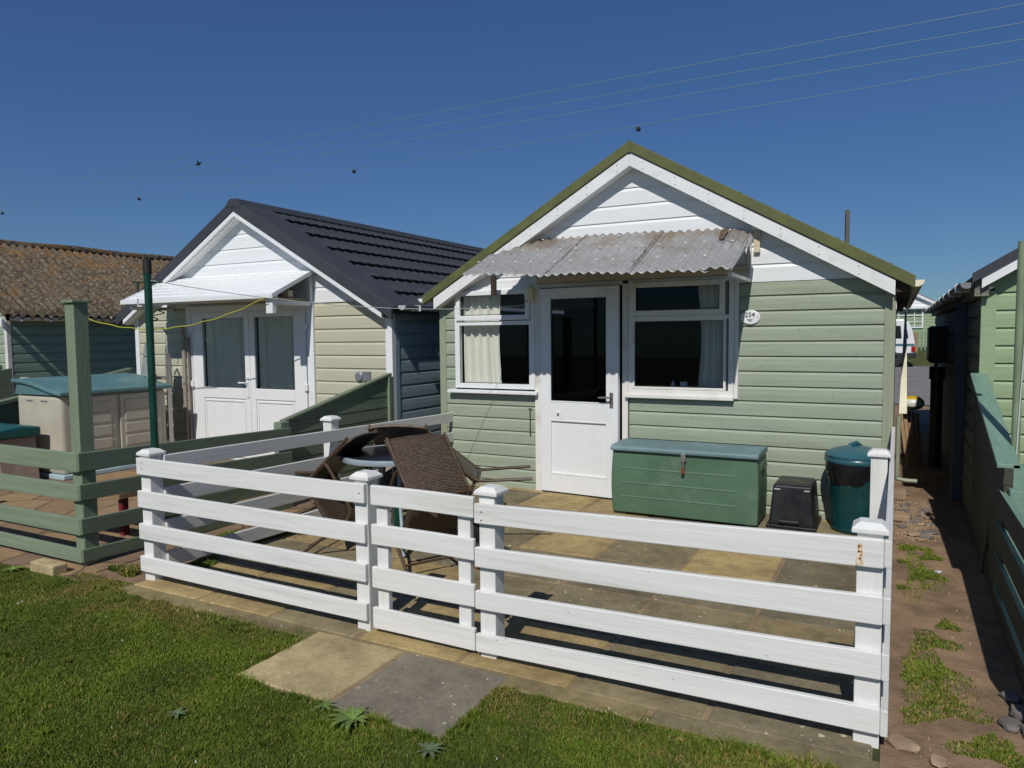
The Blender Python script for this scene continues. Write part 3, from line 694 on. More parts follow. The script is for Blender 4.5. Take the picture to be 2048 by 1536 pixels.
mb = MB(); mb.box(1.0, 3.12, -.5, -.47, awz(-.5,3.1)-.05, awz(-.5,3.1)-.02); mb.build('awning_rail', M['cream'], awn)
for x in (1.12, 3.12):
    br = MB()
    br.box(x-.015, x+.015, -.05, -.02, 1.99, 2.38)
    if x < 2:
        br.build('awning_bracket', M['upvc_old'], awn); continue
    br.box(x-.015, x+.015, -.85, -.05, 1.965, 1.99)
    br.hexa([(x-.012,-.05,2.30),(x+.012,-.05,2.30),(x+.012,-.05,2.34),(x-.012,-.05,2.34)] + [(x-.012,-.86,1.995),(x+.012,-.86,1.995),(x+.012,-.86,2.02),(x-.012,-.86,2.02)])
    br.build('awning_bracket', M['upvc_old'], awn)
box(.715, .765, -.22, -.19, 1.93, 2.12).build('hanging_block', M['brownbit'], awn)
# odd bits
bx = MB().lathe([(.035,-.05),(.048,-.042),(.05,.0),(.048,.035),(.03,.055)], (0,0,0), 20)
bx.v = [(1.06+x*.95, -.075+y*.7, 1.935+z*1.5) for x, y, z in bx.v]; sb = bx.build('sensor_box', M['ivory'], ch, smooth=True)
MB().lathe([(.012,0),(.014,.008)], (1.055,-.12,1.86), 10).build('lens', M['rubber'], sb)
box(3.155, 3.205, -.05, -.02, 2.21, 2.40).build('bracket_block', M['cream'], ch)
box(3.14, 3.25, -.07, -.02, 2.395, 2.44).build('lamp_housing', M['upvc_old'], ch)
hk = MB(); hk.tube([(1.02,-.03,.81),(1.06,-.03,.81)], .004, 6); hk.tube([(1.038,-.03,.81),(1.038,-.032,.54)], .004, 6); hk.build('door_hook', M['rubber'], ch)
# side pipes by the right corner
MB().tube([(WX+.06,.1,.86),(WX+.06,.1,.40),(WX+.06,.1,.36),(WX+.12,.1,.35),(WX+.2,.1,.35)], .016, 8).build('waste_pipe', M['sage_dark'], ch)
dp = MB()
P0 = [(4.262,.35,.86),(4.32,.35,.86),(4.32,.39,.86),(4.262,.39,.86)]; P1 = [(4.30,2.3,1.74),(4.318,2.3,1.74),(4.318,2.34,1.74),(4.30,2.34,1.74)]
dp.hexa(P0+P1); tag(dp.build('downpipe', M['ivory']), 'cream square downpipe leaning along the right side of the green chalet', 'downpipe')
# number plate sign
sg = thing('house_number_sign', 'oval white enamel house number 254 on the green boards', 'sign', (3.131, -.03, 1.669))
mb = MB(); n = 40
mb.add([(3.131+.080*cos(2*pi*k/n), y, 1.669+.06*sin(2*pi*k/n)) for y in (-.018,-.028) for k in range(n)]+[(3.131+.072*cos(2*pi*k/n), -.031, 1.669+.054*sin(2*pi*k/n)) for k in range(n)],
       [tuple(range(n))]+[(i,(i+1)%n,n+(i+1)%n,n+i) for i in range(n)]+[(n+i,n+(i+1)%n,2*n+(i+1)%n,2*n+i) for i in range(n)]+[tuple(range(2*n,3*n))])
mb.build('plate', M['plate'], sg)
def text(s_, size, x, y, z, m, parent, name='lettering'):
    cu = bpy.data.curves.new('t', 'FONT'); cu.body = s_; cu.size = size; cu.align_x = 'CENTER'; cu.extrude = .0006; cu.offset = .0004
    o = bpy.data.objects.new('t', cu); COL.objects.link(o); dg = bpy.context.evaluated_depsgraph_get()
    me = bpy.data.meshes.new_from_object(o.evaluated_get(dg)); bpy.data.objects.remove(o)
    me.materials.clear(); me.materials.append(m)
    me.transform(Matrix.Translation((x,y,z)) @ Matrix.Rotation(pi/2, 4, 'X'))
    q_ = bpy.data.objects.new(name, me); COL.objects.link(q_)
    if parent: q_.parent = parent; q_.location = -parent.location
    return q_
text('254', .056, 3.128, -.0318, 1.672, M['black_ink'], sg)
fl = MB()
for (x, z, r_) in [(a+.033, b_-.004, c_*1.2) for a, b_, c_ in ((3.08,1.655,.006),(3.092,1.648,.007),(3.104,1.653,.006),(3.112,1.645,.004),(3.098,1.638,.005),(3.118,1.658,.003))]:
    fl.add([(x+r_*cos(2*pi*k/8), -.0316, z+r_*sin(2*pi*k/8)) for k in range(8)], [tuple(range(8))])
fl.build('flower_motif', mat('faded_floral_print', srgb(120,128,120), .5, .4, 60), sg)
sc2 = MB()
for x in (3.07, 3.192): sc2.box(x-.004, x+.004, -.033, -.031, 1.665, 1.673)
sc2.build('screws', M['rust'], sg)

# curtains
def curtain(name, x0, x1, z0, z1, y, folds, m, label, gather=.0, flip=1):
    mb = MB(); nx_ = folds*10; nz_ = 10; vs = []
    for j in range(nz_+1):
        t = j/nz_; z = z0+(z1-z0)*t
        for i in range(nx_+1):
            s_ = i/nx_; w = 1-gather*sin(t*pi)**1.5
            x = (x0+(x1-x0)*s_*w) if flip > 0 else (x1-(x1-x0)*(1-s_)*w)
            a = .016*sin(s_*folds*2*pi+2.2*sin(s_*5+z0)+.35*t)+.009*sin(s_*folds*3.1*pi+t*2+1)
            vs.append((x, y+a, z))
    mb.add(vs, [(j*(nx_+1)+i, j*(nx_+1)+i+1, (j+1)*(nx_+1)+i+1, (j+1)*(nx_+1)+i) for j in range(nz_) for i in range(nx_)])
    return tag(mb.build(name, m, smooth=True), label, 'curtain')
curtain('curtain', .22, .68, .99, 1.99, .06, 6, M['curtain'], 'cream curtain drawn to the left behind the small left window', .05)
curtain('curtain', 2.66, 2.93, .99, 2.0, .06, 4, M['curtain'], 'cream curtain hanging at the right edge of the right window', .12, -1)
# small things on window ledge
lg = MB(); lg.lathe([(.02,0),(.03,.02),(.018,.05),(.004,.08)], (2.43,.12,1.03), 12); lg.box(2.5,2.56,.1,.16,1.03,1.10)
tag(lg.build('ornament', M['plate']), 'small pale ornament on the sill inside the right window', 'ornament')
box(2.08, 2.98, .07, .2, 1.0, 1.025).build('inner_sill', M['upvc_old'], ch)

# ------------------------------------------------------------------ CHALET 2
c2 = thing('chalet', 'beige clad chalet with charcoal tiled roof and white double doors', 'chalet', (-2.85, 0, 0))
L2, R2, A2 = -5.0, -.66, -2.88
def g2(z): h = (3.0-z)/.575; return (max(A2-h, L2), min(A2+h, R2))
H2 = [(-3.95,-1.76,-.1,1.93)]
siding(MB(), front(0), -.015, 1.94, .15, lambda z: (L2+.05, R2-.05), H2).build('front_wall', M['beige'], c2)
siding(MB(), front(-.002), 1.94, 3.0, .175, g2, [], [(.003,0),(.012,.0),(.012,.1),(.003,.118),(.003,.1274)]).build('gable_cladding', M['gablew'], c2)
mb = MB(); wall_slab(mb, L2+.01, R2-.01, .004, .06, 0, 1.94, H2)
mb.add([(L2+.2,.02,1.95),(R2-.2,.02,1.95),(A2,.02,2.98),(L2+.2,.06,1.95),(R2-.2,.06,1.95),(A2,.06,2.98)], [(0,1,2),(5,4,3),(0,3,4,1),(1,4,5,2),(2,5,3,0)])
mb.box(L2+.01, L2+.05, .06, 5.8, 0, 1.8); mb.box(R2-.05, R2-.012, .06, 5.8, 0, 1.8); mb.box(L2+.02, R2-.02, 5.72, 5.77, 0, 1.8); mb.prism([(L2+.05,1.8),(R2-.05,1.8),(A2,3.0)], 'y', 5.72, 5.77)
mb.box(L2+.06, R2-.06, 1.8, 1.84, 0, 1.75); mb.box(L2+.75, R2-.75, 1.8, 1.84, 1.75, 2.1); mb.box(L2+.75, R2-.75, .06, 5.7, 2.1, 2.13); mb.box(L2+.02, R2-.02, .0, 5.7, -.03, -.002); mb.build('interior_shell', M['interior'], c2)
s2 = siding(MB(), right_(R2), -.015, 1.86, .145, lambda z: (.03, 5.8)); s2.build('side_wall', M['blueclad'], c2)
siding(MB(), left_(L2), -.015, 1.86, .145, lambda z: (.03, 5.8)).build('side_wall', M['blueclad'], c2)
box(R2-.07, R2+.02, -.03, .03, 0, 1.80).build('corner_trim', M['upvc'], c2, bevel=.003)
box(R2-.0, R2+.022, .03, .10, 0, 1.80).build('corner_trim', M['blueclad'], c2)
box(L2-.02, L2+.06, -.03, .03, 0, 1.80).build('corner_trim', M['upvc'], c2, bevel=.003)
# roof: stepped wavy tile field
def tile_roof(sgn, ap, rz, slope, half, y0, y1, courses, step=.032, amp=.007, wav=.165):
    mb = MB(); ny = int((y1-y0)/.025); vs = []; rows = []
    L_ = half
    for c in range(courses):
        for k, hgt in ((-.07 if c else 0, 0.0), (.5, .5), (.95, .98), (1.0, 1.0)):
            rows.append(((c+k)/courses, hgt))
        rows.append(((c+.985)/courses, .55))
    for t, hgt in rows:
        for i in range(ny+1):
            y = y0+(y1-y0)*i/ny; ph = (y/wav) % 1.0
            wv = amp*sin(ph*2*pi)*(.35+.65*hgt)
            off = hgt*step+ (wv if hgt >= .5 else wv)
            x = ap+sgn*(L_*t+.03*(hgt > .9 or hgt == .55)*(.5-.5*cos(ph*2*pi)))
            vs.append((x, y, rz-slope*L_*t+off+.012))
    n_ = ny+1
    mb.add(vs, [(j*n_+i, j*n_+i+1, (j+1)*n_+i+1, (j+1)*n_+i) for j in range(len(rows)-1) for i in range(ny)]); return mb
for sgn in (1, -1):
    tile_roof(sgn, A2, 3.16, .575, 2.32, .30, 5.72, 7).build('roof', M['tile'], c2)
    mb = MB(); roofslab(mb, A2, A2+sgn*2.31, 3.15, 3.15-.575*2.31, .04, -.08, 5.72); mb.build('roof_deck', M['tile'], c2)
    mb = MB(); roofslab(mb, A2, A2+sgn*2.34, 3.205, 3.205-.575*2.34, .14, -.17, -.13); roofslab(mb, A2, A2+sgn*2.34, 3.21, 3.21-.575*2.34, .03, -.13, .33); mb.build('verge_flashing', M['tile'], c2, bevel=.006)
    mb = MB(); roofslab(mb, A2, A2+sgn*2.2, 3.065, 3.065-.575*2.2, .06, -.16, -.132); mb.build('bargeboard', M['upvc'], c2, bevel=.003)
    mb = MB(); roofslab(mb, A2, A2+sgn*2.2, 3.01, 3.01-.575*2.2, .015, -.132, .0); mb.build('soffit', M['bargew'], c2)
rc_ = MB(); rc_.prism([(A2-.13,3.13),(A2-.05,3.215),(A2+.05,3.215),(A2+.13,3.13),(A2+.12,3.11),(A2-.12,3.11)], 'y', -.175, 5.75); rc_.build('ridge_cap', M['tile'], c2, bevel=.01)
gm = MB(); gutter(gm, R2+.215, 1.868, -.10, 5.8, .05); g_o = gm.build('gutter', mat('pale_grey_gutter', srgb(176,182,186), .4, .05), c2)
for y in (.16, .78, 1.4):
    box(R2+.155, R2+.275, y-.007, y+.007, 1.812, 1.874).build('gutter_clip', M['upvc'], g_o)
# double doors
fr = MB(); frame_rect(fr, -3.95, -1.76, 0, 1.95, .10, -.05, .03); fro = fr.build('door_frame', M['upvc'], c2, bevel=.004)
for nm, x0, x1, gx0, gx1 in (('door', -3.83, -2.80, -3.64, -2.88), ('door', -2.795, -1.87, -2.71, -2.06)):
    dd = MB(); zt, zb, zg = 1.86, .04, .915
    dd.box(x0, gx0, -.06, -.01, zb, zt); dd.box(gx1, x1, -.06, -.01, zb, zt); dd.box(gx0, gx1, -.06, -.01, 1.79, zt); dd.box(gx0, gx1, -.06, -.01, .78, zg)
    dd.box(gx0, gx1, -.048, -.02, .14, .78); dd.box(gx0, gx1, -.06, -.01, zb, .14)
    do = dd.build(nm, M['upvc'], c2, bevel=.005)
    MB().add([(gx0,-.04,zg),(gx1,-.04,zg),(gx1,-.04,1.79),(gx0,-.04,1.79)], [(0,1,2,3)]).build('pane', M['glass'], do)
    tm = MB(); frame_rect(tm, gx0+.02, gx1-.02, .16, .76, .02, -.058, -.047); tm.build('moulding', M['upvc'], do, bevel=.004)
    hg = MB(); xh = x0 if gx0 < -3 else x1
    for z in (.95, 1.66): hg.box(xh-.025, xh+.025, -.085, -.055, z-.04, z+.04)
    hg.build('hinge', M['upvc'], do, bevel=.005)
    if gx0 < -3:
        hh = MB(); hh.box(-2.855, -2.82, -.072, -.06, .80, 1.06); hh.tube([(-2.838,-.07,.985),(-2.838,-.11,.985),(-2.95,-.11,.985)], .010, 8); hh.build('handle', M['upvc'], do)
curtain('curtain', -3.64, -2.90, .5, 1.85, -.005, 7, M['curtain2'], 'pale net curtain behind the left leaf of the double doors')
curtain('curtain', -2.70, -2.05, .5, 1.85, -.005, 7, M['curtain2'], 'pale net curtain behind the right leaf of the double doors')
# white awning
ax0, ax1 = -4.30, -1.73
def az2(y): return 2.33+.48*y
def aw2(mb, th=.02):
    nb_ = 7
    for k in range(nb_):
        ya = -.69*k/nb_; yb = -.69*(k+1)/nb_; za = az2(ya)+.0; zb_ = az2(yb)
        mb.hexa([(ax0,yb,zb_-th+.013),(ax1,yb,zb_-th+.013),(ax1,ya,za-th),(ax0,ya,za-th),(ax0,yb,zb_+.013),(ax1,yb,zb_+.013),(ax1,ya,za),(ax0,ya,za)])
    return mb
a2 = aw2(MB()).build('awning', M['upvc'], c2); a2['label'] = 'white boarded lean-to awning over the double doors'
box(ax0, ax1, -.71, -.69, 1.965, 2.012).build('front_trim', M['upvc'], a2, bevel=.003)
for x in (ax0, ax1):
    mb = MB(); mb.hexa([(x-.012,-.70,1.965),(x+.012,-.70,1.965),(x+.012,0,2.30),(x-.012,0,2.30),(x-.012,-.70,2.012),(x+.012,-.70,2.012),(x+.012,0,2.345),(x-.012,0,2.345)])
    mb.build('edge_trim', M['upvc'], a2)
for x in (ax0+.07, ax1-.07):
    mb = MB(); mb.box(x-.02, x+.02, -.06, -.016, 1.90, 2.27); mb.box(x-.02, x+.02, -.62, -.06, 1.90, 1.945); mb.build('awning_bracket', M['upvc'], a2)
box(ax0+.05, ax1-.05, -.60, -.56, 1.955, 2.01).build('awning_rail', M['upvc'], a2)
mb = MB(); mb.box(ax0+.1, ax1-.1, -.6, -.02, 1.975, 1.98); mb.box(-1.95, -1.85, -.33, -.26, 2.0, 2.07); mb.build('lining', M['cream'], a2)
box(-1.86, -1.76, -.66, -.60, 1.80, 1.97).build('lamp_box', M['upvc'], a2, bevel=.006)
so = thing('water_tap_and_socket', 'grey outdoor sockets on the beige wall above the sloping screen', 'socket', (-1.07,0,1.09))
MB().lathe([(.055,0),(.055,.02),(.04,.03)], (0,0,0), 20).build('_r', M['gut_grey'])
o = bpy.data.objects['_r']; o.name = 'round_socket'; o.parent = so; o.rotation_euler = (pi/2,0,0); o.location = (-.045,-.012,.0)
box(-1.0-.05, -1.0+.05, -.045, -.012, 1.04, 1.15).build('louvre', M['gut_grey'], so, bevel=.006)

# aluminium stepladders and poles leaning
def ladder(x, y, H, name, label, w=.34, steps=5, m=M['alu'], lean=.18):
    t = thing(name, label, 'ladder', (x, y, 0)); 
    for sx in (-1, 1):
        box(x+sx*w/2-.012, x+sx*w/2+.012, y-.03, y+.03, 0, H).build('rail', m, t)
    for k in range(steps):
        z = .22+k*(H-.35)/(steps-1)*.8; box(x-w/2, x+w/2, y-.05, y+.05, z, z+.03).build('step', m, t)
    MB().tube([(x-w/2,y,H),(x-w/2,y,H+.25),(x-w/2+.06,y,H+.32),(x+w/2-.06,y,H+.32),(x+w/2,y,H+.25),(x+w/2,y,H)], .013, 8).build('hoop', m, t, smooth=True)
    return t
ladder(-4.12, -.32, 1.35, 'stepladder', 'aluminium stepladder standing against the beige wall', .3, 5)
pl = thing('stepladder', 'folded stepladder with speckled silver platform and blue fittings beside the double doors', 'ladder', (-4.1,-.42,0))
mb = MB(); mb.hexa([(-4.26,-.50,1.08),(-4.02,-.50,1.05),(-4.02,-.48,1.05),(-4.26,-.48,1.08),(-4.20,-.47,1.48),(-4.04,-.47,1.48),(-4.04,-.45,1.48),(-4.20,-.45,1.48)]); mb.build('platform', M['alu'], pl)
mb = MB(); mb.tube([(-4.0,-.5,0),(-4.08,-.46,1.5),(-4.13,-.45,1.57),(-4.18,-.45,1.5)], .014, 8); mb.build('frame', M['alu'], pl)
for z in (.35,.62,.88): box(-4.16, -3.98, -.54, -.44, z, z+.035).build('step', M['alu'], pl)
mb = MB(); mb.box(-4.04,-3.99,-.53,-.49,1.2,1.36); mb.box(-4.02,-3.96,-.53,-.49,.95,1.1); mb.box(-4.09,-3.99,-.54,-.46,.36,.5); mb.build('fittings', M['navy'], pl, bevel=.008)
po = MB(); po.box(-3.96,-3.925,-.12,-.09,0,1.72); po.box(-3.885,-3.865,-.10,-.07,0,1.55); po.box(-3.915,-3.895,-.13,-.10,0,1.6)
tag(po.build('timber_battens', mat('grey_batten', srgb(150,142,132), .6, .1, 4, None, 0, 2, 'z', .1, 8)), 'thin battens propped upright beside the white double door frame', 'battens')
cab = [(-3.98-.02*t+.06*sin(t*2.4), -.3-.02*t+.05*cos(t*2.4), 1.95-.03*t) for t in [k*.35 for k in range(26)]]
tag(MB().tube(cab, .007, 6).build('cable_coil', M['rubber']), 'black coiled cable hanging under the left end of the white awning', 'cable')

# ------------------------------------------------------------------ CHALET 3 (lichen roof)
c3 = thing('chalet', 'dull green chalet with lichen covered corrugated roof at the far left', 'chalet', (-10.3, 0, 0))
R3 = -8.2; A3 = -10.3
siding(MB(), right_(R3), -.015, 1.85, .15, lambda z: (.0, 6.2)).build('side_wall', M['ch3'], c3)
siding(MB(), front(0), -.015, 3.0, .15, lambda z: (max(A3-(3.15-z)/.6, -12.4), min(A3+(3.15-z)/.6, R3))).build('front_wall', M['ch3f'], c3)
mb = MB(); mb.box(-12.38, R3-.01, .01, 6.2, 0, 1.84); mb.build('core', M['interior'], c3)
box(R3-.06, R3+.02, -.03, .03, 0, 1.85).build('corner_trim', M['upvc_old'], c3)
mb = MB(); nyy = 420; nt_ = 6; half = 2.33; vs = []
for side in (1, -1):
    o0 = len(vs)
    for j in range(nt_+1):
        for i in range(nyy+1):
            y = -.15+6.6*i/nyy; t = j/nt_
            vs.append((A3+side*half*t, y, 3.30-.6*half*t+.036*sin(y/.146*2*pi)+.012*sin(y*1.3+t*3)))
    mb.f += [(o0+j*(nyy+1)+i, o0+j*(nyy+1)+i+1, o0+(j+1)*(nyy+1)+i+1, o0+(j+1)*(nyy+1)+i) for j in range(nt_) for i in range(nyy)]
mb.v = [tuple(v) for v in vs]; solid(mb.build('roof', M['lichen'], c3, smooth=True), .02)
rdg = MB(); rdg.tube([(A3, -.2+k*.33, 3.31+.012*sin(k)) for k in range(21)], .085, 10); rdg.build('ridge_cap', M['lichen'], c3, smooth=True)
gm = MB(); gutter(gm, R3+.16, 1.90, -.02, 6.2, .055); go = gm.build('gutter', M['upvc_old'], c3)
for y in (.1,.55,1.6,2.5,3.5): box(R3+.095, R3+.225, y-.015, y+.015, 1.835, 1.925).build('gutter_clip', M['upvc'], go)
box(R3+.02, R3+.1, 2.2, 2.28, 0, 1.86).build('downpipe', M['upvc'], c3, bevel=.01)
mb = MB(); roofslab(mb, A3, A3+2.3, 3.24, 3.24-.6*2.3, .12, -.19, -.16); mb.build('bargeboard', M['upvc'], c3)
# post/screen beside chalet 3
sc3 = thing('windbreak', 'green boarded windbreak behind the cream storage shed', 'windbreak', (-7.3,-.6,0))
mb = MB(); mb.hexa([(-8.15,-.02,.0),(-8.12,-2.0,.0),(-8.08,-2.0,0),(-8.11,-.02,0),(-8.15,-.02,1.1),(-8.12,-2.0,.72),(-8.08,-2.0,.72),(-8.11,-.02,1.1)]); mb.build('panel', M['greenwood_y'], sc3)
mb = MB(); mb.hexa([(-5.2,-.02,.0),(-5.2,-2.0,.0),(-5.15,-2.0,0),(-5.15,-.02,0),(-5.2,-.02,1.1),(-5.2,-2.0,.72),(-5.15,-2.0,.72),(-5.15,-.02,1.1)]); mb.build('panel', M['greenwood_y'], sc3)
mb = MB(); mb.hexa([(-5.24,-.02,1.1),(-5.24,-2.0,.72),(-5.1,-2.0,.72),(-5.1,-.02,1.1),(-5.24,-.02,1.14),(-5.24,-2.0,.76),(-5.1,-2.0,.76),(-5.1,-.02,1.14)]); mb.build('capping', M['greenwood_y'], sc3)
box(-8.3,-8.18,-.22,-.12,0,1.15).build('post', M['greenwood_z'], sc3)

# ------------------------------------------------------------------ STORAGE SHED etc on neighbour patio
sh = thing('storage_shed', 'cream plastic storage shed with teal lid and double doors', 'storage shed', (-4.2,-1.15,0))
SX0, SX1, SY0, SY1 = -4.62, -3.78, -1.80, -.50
box(SX0, SX1, SY0, SY1, .05, .93).build('body', M['shedcream'], sh, bevel=.05, seg=4)
box(SX0-.02, SX1+.03, SY0-.02, SY1+.02, .0, .055).build('base', M['shedbase'], sh, bevel=.012)
n = 12; top = [(SX0-.03+(SX1-SX0+.10)*k/n, 1.10+.02*sin(k/n*pi)-.13*(k/n)**2*(3-2*k/n)) for k in range(n+1)]
mb = MB(); mb.prism([(SX0-.01,.93)]+[(x,z-.05) for x, z in top if SX0 < x < SX1]+[(SX1+.01,.93)], 'y', SY0-.01, SY1+.01); mb.build('upper_band', M['shedteal'], sh)
mb = MB(); mb.prism(top+[(x, z-.045) for x, z in top[::-1]], 'y', SY0-.04, SY1+.04); mb.build('lid', M['shedteal'], sh, bevel=.012)
for (ya, yb) in ((-1.70,-1.18),(-1.13,-.60)):
    dpn = box(SX1-.01, SX1+.018, ya, yb, .08, .90).build('door', M['shedcream'], sh, bevel=.012)
    rr_ = MB()
    for z in (.14,.29,.44,.59,.72): rr_.box(SX1+.012, SX1+.026, ya+.06, yb-.06, z, z+.115)
    rr_.build('panels', M['shedcream'], dpn, bevel=.012)
hr = MB(); hr.box(SX0+.2, SX0+.32, SY0-.006, SY0+.01, .855, .868); hr.box(SX0+.48, SX0+.6, SY0-.006, SY0+.01, .855, .868); hr.build('handle_recess', M['gut_grey'], sh)
bb = thing('deck_box', 'low mushroom brown storage box with dark teal lid at the left edge', 'storage box', (-4.1,-2.3,0))
mb = MB(); mb.hexa([(-5.1,-2.3,0),(-4.0,-2.3,0),(-3.98,-1.93,0),(-5.1,-1.93,0),(-5.14,-2.34,.5),(-4.04,-2.34,.5),(-4.04,-1.93,.5),(-5.14,-1.93,.5)]); mb.build('body', M['brownbox'], bb, bevel=.015)
pn = MB()
for x in (-5.02,-4.75,-4.48,-4.22): pn.box(x, x+.16, -2.345, -2.31, .06, .42)
pn.build('panel', mat('brown_recess', srgb(118,96,84), .55, .05), bb, bevel=.01)
mb = MB(); mb.prism([(-2.40,.50),(-2.40,.55),(-2.3,.60),(-2.1,.62),(-1.9,.60),(-1.9,.50)], 'x', -5.2, -3.98); mb.build('lid', M['cushteal'], bb, bevel=.02)
cb = box(-3.02,-2.86,-1.45,-1.29,0,.2)
tag(cb.build('concrete_block', M['concrete'], bevel=.012), 'rough mossy concrete block in front of the storage shed doors', 'block')
tag(box(-.86,-.60,-3.74,-3.64,-.02,.06).build('brick', M['brick'], bevel=.01), 'broken buff brick under the corner of the green fence', 'brick')
ps = MB().lathe([(.07,0),(.07,.98),(.075,1.0),(.05,1.03)], (-6.3,-.8,0), 14)
tag(ps.build('capped_pipe', M['shedcream'], smooth=True), 'pale capped pipe rising behind the cream storage shed', 'pipe')
bnc = thing('bench', 'low maroon legged bench beyond the white side fence', 'bench', (-1.2,-2.6,0))
for (x, y) in ((-1.5,-2.9),(-1.1,-2.9),(-1.5,-2.1),(-1.1,-2.1)): box(x-.025,x+.025,y-.025,y+.025,0,.30).build('leg', M['maroon'], bnc)
box(-1.56,-1.04,-2.97,-2.03,.30,.34).build('seat', M['wood'], bnc)

# ------------------------------------------------------------------ FENCES
def post_cap(mb, x, y, z, w=.062):
    mb.hexa([(x-w,y-w,z),(x+w,y-w,z),(x+w,y+w,z),(x-w,y+w,z),(x-w,y-w,z+.016),(x+w,y-w,z+.016),(x+w,y+w,z+.016),(x-w,y+w,z+.016)])
    q = .036; mb.hexa([(x-w,y-w,z+.016),(x+w,y-w,z+.016),(x+w,y+w,z+.016),(x-w,y+w,z+.016),(x-q,y-q,z+.038),(x+q,y-q,z+.038),(x+q,y+q,z+.038),(x-q,y+q,z+.038)])
wf = thing('rail_fence', 'white painted four rail fence round the slab patio with capped posts', 'fence', (2.1,-3.5,0))
def railx(parent, x0, x1, zt0, zt1, zb0, zb1, y0, y1, m, name='rail'):
    sag = random.uniform(-.003, .003); mb = MB(); n_ = 6; vs = []
    for i in range(n_+1):
        t = i/n_; x = x0+(x1-x0)*t; b_ = sag*sin(t*pi); zb = zb0+(zb1-zb0)*t+b_; zt = zt0+(zt1-zt0)*t+b_
        vs += [(x,y0,zb),(x,y1,zb),(x,y1,zt),(x,y0,zt)]
    fs = [(0,1,2,3), tuple(n_*4+k for k in (3,2,1,0))]
    for i in range(n_):
        for k in range(4): fs.append((i*4+k, i*4+(k+1) % 4, (i+1)*4+(k+1) % 4, (i+1)*4+k))
    mb.add(vs, fs); return mb.build(name, m, parent, bevel=.004)
def raily(parent, x0, x1, ya, yb, zta, ztb, h0, m, name='rail'):
    mb = MB(); mb.hexa([(x0,ya,zta-h0),(x1,ya,zta-h0),(x1,yb,ztb-h0),(x0,yb,ztb-h0),(x0,ya,zta),(x1,ya,zta),(x1,yb,ztb),(x0,yb,ztb)]); return mb.build(name, m, parent, bevel=.004)
YF0, YF1 = -3.535, -3.508
zt = [.785,.578,.368,.158]; zb = [.682,.472,.268,.06]
zt = [.788,.578,.368,.158]
for k in range(4):
    railx(wf, .005, 1.83, zt[k], zt[k]-.01, zb[k], zb[k]-.004, YF0, YF1, M['whitewood'])
    railx(wf, 2.49, 4.2115, zt[k]-.042, zt[k]-.002, zb[k]-.03, zb[k]-.002, YF0, YF1, M['whitewood'])
    dzr = k*.002
    raily(wf, .10, .125, -3.42, -.01, zt[k]+.008, zt[k]-.055, .098, M['whitewood_y'])
    raily(wf, 4.212, 4.238, -3.534, -.02, zt[k]-.004, zt[k]+.002, .10, M['whitewood_y'])
for (x, y, zz, w) in ((.055,-3.462,.80,.045),(1.79,-3.463,.795,.042),(2.545,-3.463,.785,.042),(4.166,-3.463,.80,.044),(.055,-1.80,.84,.045),(4.16,-1.72,.815,.044)):
    mb = MB(); mb.box(x-w, x+w, y-.045, y+.045, -.01, zz); mb.build('post', M['whitewood_z'], wf, bevel=.003)
    mb = MB(); post_cap(mb, x, y, zz); mb.build('post_cap', M['whitewood_z'], wf, bevel=.002)
kn_ = MB(); rk = random.Random(3)
for k in range(26):
    x = rk.uniform(.1, 4.1); rail_i = rk.randrange(4); z = zt[rail_i]-rk.uniform(.03, .09); a_ = rk.uniform(.0008, .0024)
    if 1.8 < x < 2.52: continue
    kn_.add([(x+a_*rk.uniform(1.2, 3.2)*cos(2*pi*q/8), YF0-.0006, z+a_*sin(2*pi*q/8)) for q in range(8)], [tuple(range(8))])
kn_.build('paint_chips', mat('chipped_paint', srgb(150,146,136), .8, .1), wf)
ns = MB()
for (x, z) in ((4.13,.755),(4.13,.735),(4.135,.71),(2.53,.71),(2.53,.67),(.06,.76),(.06,.72),(1.80,.73)): ns.lathe([(.004,-.001),(.004,.001)], (0,0,0), 6); ns.v[-12:] = [(x+a, YF0-.001+c, z+b2) for a, b2, c in ns.v[-12:]]
ns.build('nails', M['rust'], wf)
# rust streak: thin stain on the right end of the top rail
def f_ruststain(t, b):
    tc = t.nodes.new("ShaderNodeTexCoord").outputs["Object"]
    n1 = NN(t, "ShaderNodeTexNoise", i_Scale=90.0, i_Detail=4.0); t.links.new(tc, n1.inputs["Vector"])
    c = cramp(t, n1.outputs[0], [(.35, srgb(222,220,210)), (.55, srgb(205,170,120)), (.68, srgb(150,92,55))]); t.links.new(c, b.inputs["Base Color"]); b.inputs["Roughness"].default_value = .7
M['ruststain'] = custom('rust_stain', f_ruststain)
sm = MB(); sm.add([(4.118,YF0-.0008,.683),(4.146,YF0-.0008,.683),(4.143,YF0-.0008,.72),(4.140,YF0-.0008,.765),(4.126,YF0-.0008,.765),(4.122,YF0-.0008,.72)], [(0,1,2,3,4,5)]); sm.build('rust_stain', M['ruststain'], wf)
gt = thing('gate', 'white slatted gate between the two middle posts of the fence', 'gate', (2.15,-3.5,0))
gz = [(.775,.668),(.572,.462),(.35,.235),(.135,.02)]
for (a, c) in gz: railx(gt, 1.862, 2.478, a, a-.003, c+.005, c+.003, -3.522, -3.498, M['whitewood'])
for x in (1.915, 2.41): box(x-.035, x+.035, -3.497, -3.465, .03, .70).build('upright', M['whitewood_z'], gt, bevel=.003)
hk = MB(); hk.tube([(2.468,-3.49,.42),(2.50,-3.49,.42)], .006, 6); hk.build('latch', M['rust'], gt)

